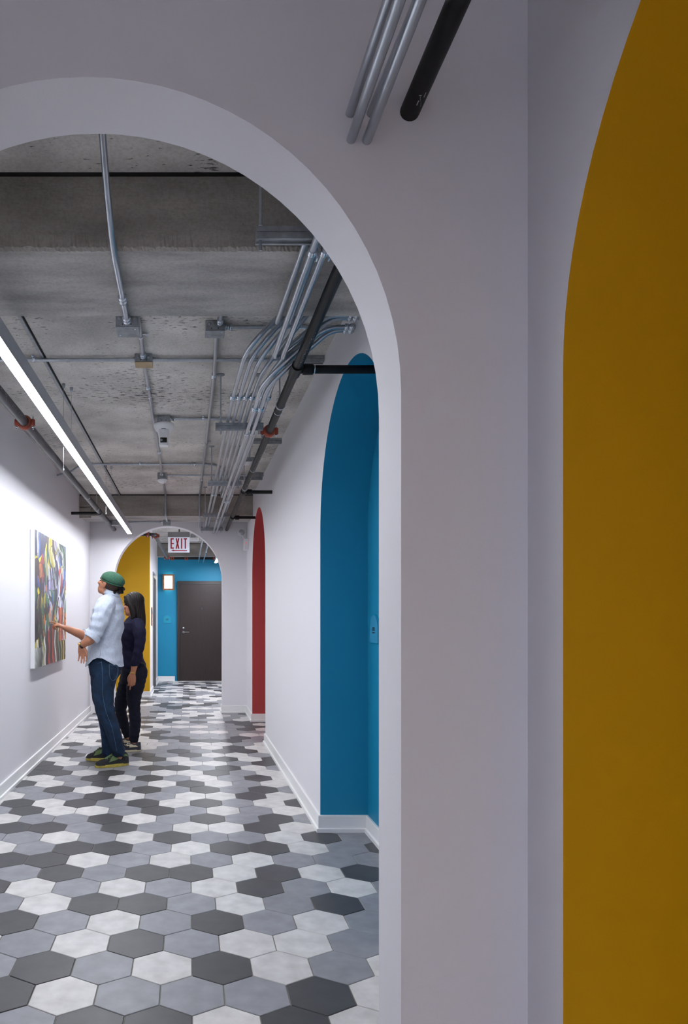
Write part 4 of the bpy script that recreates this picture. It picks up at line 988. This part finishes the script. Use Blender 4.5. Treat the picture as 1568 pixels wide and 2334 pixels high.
for i in range(46):
    c_ = Q(270+rg.uniform(-10, 9), 1343+rg.uniform(-6, 8), rg.uniform(-.07, .03)); hr.ell(c_, (Vector((.014, 0, 0)), Vector((0, .014, 0)), Vector((0, 0, .014))), 8, 6)
for i in range(12): c_ = Q(281+rg.uniform(-3, 3), 1343+rg.uniform(-3, 3), rg.uniform(-.03, .02)); hr.ell(c_, (Vector((.010, 0, 0)), Vector((0, .010, 0)), Vector((0, 0, .010))), 8, 6)
fuse(hr, 'curls', HAIRM, man, .0045, 1)
d = (Q(185, 1472, -.24)-Q(193, 1466, -.255)).normalized(); wc = Q(186.5, 1470.5, -.242)
M().tube([wc-d*.011, wc-d*.009, wc+d*.009, wc+d*.011], [.030, .0335, .0335, .030], 20).build('wristwatch', WATCH, man)
M().lathe([(0, -.006), (.011, -.005), (.013, 0), (.011, .004)], wc+Vector((-.02, -.026, .01)), 'y', 16).build('watch_case', GOLD, man)

# --- the woman in navy
YW = 7.13
def W(px, py, dy=0): return P(px, py, YW+dy)
wom = thing('person', 'person with long dark hair in navy jumper, beside the person in the cap', 'person', (W(305, 1600).x, YW, 0))
FW = Vector((-.985, .17, 0)).normalized(); LW = Vector((0, 0, 1)).cross(FW)
FHW = Vector((-.97, .20, -.06)).normalized(); UHW = (Vector((0, 0, 1))-FHW*FHW.z).normalized()
hw_ = W(302, 1378.5, 0); bd = M(); q2, LHW = head(bd, hw_, FHW, UHW, .97)
chain(bd, [(W(306, 1418), .06), (W(304, 1404), .05), (W(303, 1392), .048)], 14)
loft(bd, [(W(306, 1412), .05, .075), (W(306, 1430), .085, .13), (W(302, 1460), .09, .12), (W(301, 1485), .07, .11), (W(305, 1520), .09, .13), (W(305, 1540), .075, .11)], FW, LW)
chain(bd, [(W(316, 1426, -.13), .046), (W(319, 1450, -.19), .040), (W(316, 1481, -.204), .036), (W(308, 1510, -.20), .035), (W(303, 1533, -.20), .025)])
chain(bd, [(W(309, 1426, .13), .046), (W(312, 1450, .187), .040), (W(306, 1480, .20), .036), (W(296, 1510, .20), .033), (W(290, 1533, .20), .025)])
hand(bd, W(302.5, 1534, -.20), W(301, 1553, -.205), (-.3, 1, 0), [[(.028, .010, 0), (.045, .026, 0), (.04, .046, 0)], [(.036, .006, 0), (.062, .014, 0), (.082, .02, 0)], [(.03, .01, 0), (.048, .026, 0), (.044, .044, 0)], [(.026, .010, 0), (.038, .024, 0), (.036, .038, 0)]], [(.03, .012, .012, .012), (.052, .022, .012, .010), (.07, .028, .008, .008)], r=.009, pw=.027)
hand(bd, W(290, 1534, .20), W(288, 1553, .2), (-.3, -1, 0), [[(.032, .01, 0), (.055, .024, 0), (.068, .04, 0)]]*4, [(.03, .012, .012, .012), (.055, .022, .012, .010), (.07, .028, .008, .008)], r=.009, pw=.027)
chain(bd, [(W(312, 1535, -.08), .078), (W(308, 1560, -.085), .068), (W(305, 1588, -.09), .056), (W(306, 1615, -.10), .043), (W(308, 1643, -.10), .042), (W(305, 1690, -.10), .033), (W(305, 1702, -.10), .034)])
chain(bd, [(W(298, 1535, .08), .078), (W(288, 1565, .08), .066), (W(278, 1595, .09), .054), (W(275, 1620, .10), .042), (W(282, 1648, .13), .040), (W(291, 1680, .15), .032), (W(292, 1694, .15), .034)])
fuse(bd, 'body', SKIN2, wom, .0042, 3); face_bits(q2, FHW, UHW, LHW, .97, wom)
jm = M()
def torw(lv): return [(W((f+b)/2, y, 0), (b-f)/2*YW/FPX, w2) for y, f, b, w2 in lv]
loft(jm, torw([(1404, 296, 318, .06), (1411, 288, 322, .11), (1420, 283, 327, .165), (1434, 279, 330, .178), (1450, 274, 330, .17), (1466, 276, 327, .155), (1482, 280, 322, .148), (1498, 279, 325, .165), (1514, 278, 331, .182), (1520, 279, 331, .182)]), FW, LW, 30, 2.2)
chain(jm, [(W(313, 1423, -.11), .070), (W(318, 1440, -.175), .066), (W(319, 1462, -.20), .056), (W(316, 1482, -.205), .050), (W(310, 1504, -.203), .044), (W(306.5, 1513, -.202), .042)], 16)
chain(jm, [(W(308, 1422, .12), .066), (W(312, 1440, .185), .06), (W(308, 1470, .2), .052), (W(298, 1504, .2), .043), (W(295, 1513, .2), .042)], 16)
fuse(jm, 'jumper', NAVY, wom, .005, 3, disp=lambda co: .0028*np.sin(co[:, 2]*70+co[:, 0]*38+2*np.sin(co[:, 1]*22))*np.clip((1.35-co[:, 2])*3, .2, 1))
tr = M()
loft(tr, torw([(1500, 281, 324, .155), (1514, 279, 331, .176), (1530, 278, 334, .185), (1545, 277, 330, .178), (1558, 276, 322, .15)]), FW, LW, 28, 2.3)
chain(tr, [(W(312, 1532, -.085), .112), (W(309, 1560, -.09), .096), (W(305, 1588, -.09), .078), (W(306, 1615, -.10), .062), (W(308, 1643, -.10), .060), (W(307, 1665, -.10), .054), (W(305, 1684, -.10), .050)], 16)
chain(tr, [(W(298, 1535, .08), .105), (W(288, 1565, .08), .09), (W(278, 1595, .09), .076), (W(275, 1620, .10), .060), (W(282, 1648, .13), .055), (W(290, 1675, .15), .043)], 16)
jw = fuse(tr, 'jeans', DENIM2, wom, .005, 3, disp=lambda co: .002*np.sin(co[:, 2]*110+co[:, 0]*30))
m = M(); m.tube([W(312, 1514, -.17), W(322, 1517, -.14), W(331, 1516, -.09)], .002, 5).tube([W(316, 1529, -.165), W(324, 1527, -.13), W(331, 1532, -.08)], .0018, 5); m.build('pocket_stitching', STITCH, jw)
# long hair: cap of hair plus a fall down the back, open towards the face
hr = M()
hr.ell(q2(-.022, 0, .040), (FHW*.108, LHW*.090, UHW*.094), 22, 14)
loft(hr, [(W(309, 1366), .085, .092), (W(313, 1382), .072, .094), (W(315, 1400), .070, .095), (W(317, 1415), .066, .090), (W(319, 1427), .055, .075), (W(323, 1434), .03, .05)], FHW, LHW, 24, 2.3)
for s in (-1, 1): chain(hr, [(q2(.034, s*.060, .080), .024), (q2(.010, s*.082, .03), .028), (q2(-.012, s*.088, -.02), .034), (q2(-.026, s*.092, -.08), .034), (q2(-.026, s*.095, -.14), .028), (q2(.0, s*.088, -.185), .016), (q2(.012, s*.075, -.21), .006)], 10)
chain(hr, [(q2(.07, .02, .085), .016), (q2(.072, -.02, .080), .016)], 8)
fuse(hr, 'hair', HAIRM, wom, .0045, 3, disp=lambda co: .0016*np.sin(co[:, 0]*260+co[:, 1]*180+3*np.sin(co[:, 2]*9)))
bc = W(302.3, 1535, -.20)
for dz in (0, .012): M().tube([bc+Vector((.032*math.cos(a)+.003, .026*math.sin(a), dz+.004*math.cos(a))) for a in [2*PI*k/24 for k in range(25)]], .0028, 6, False).build('bracelet', GOLD, wom)
for hl, te, s_ in ((W(313, 1706, -.10), W(284, 1709, -.13), 0), (W(300, 1696, .15), W(273, 1697, .13), 1)):
    hl.z = te.z = 0; d = (te-hl).normalized(); te = hl+d*.25
    sh, sf = shoe(wom, hl+d*(-.035), te, .09, GREYS, CREAM, .075, .022)
    strip([sf(f, 2, .003) for f in (.30, .4, .5)], [sf(f, 4, .003) for f in (.42, .48, .52)], 'side_stripe', CREAM, sh); strip([sf(f, 1, .003) for f in (.15, .3, .42)], [sf(f, 2, .003) for f in (.22, .32, .42)], 'side_stripe', CREAM, sh)
    for f in (.46, .54, .62): M().tube([sf(f, 3, .004), sf(f+.012, 5, .006), sf(f, 7, .004)], .003, 6).build('lace', CREAM, sh)
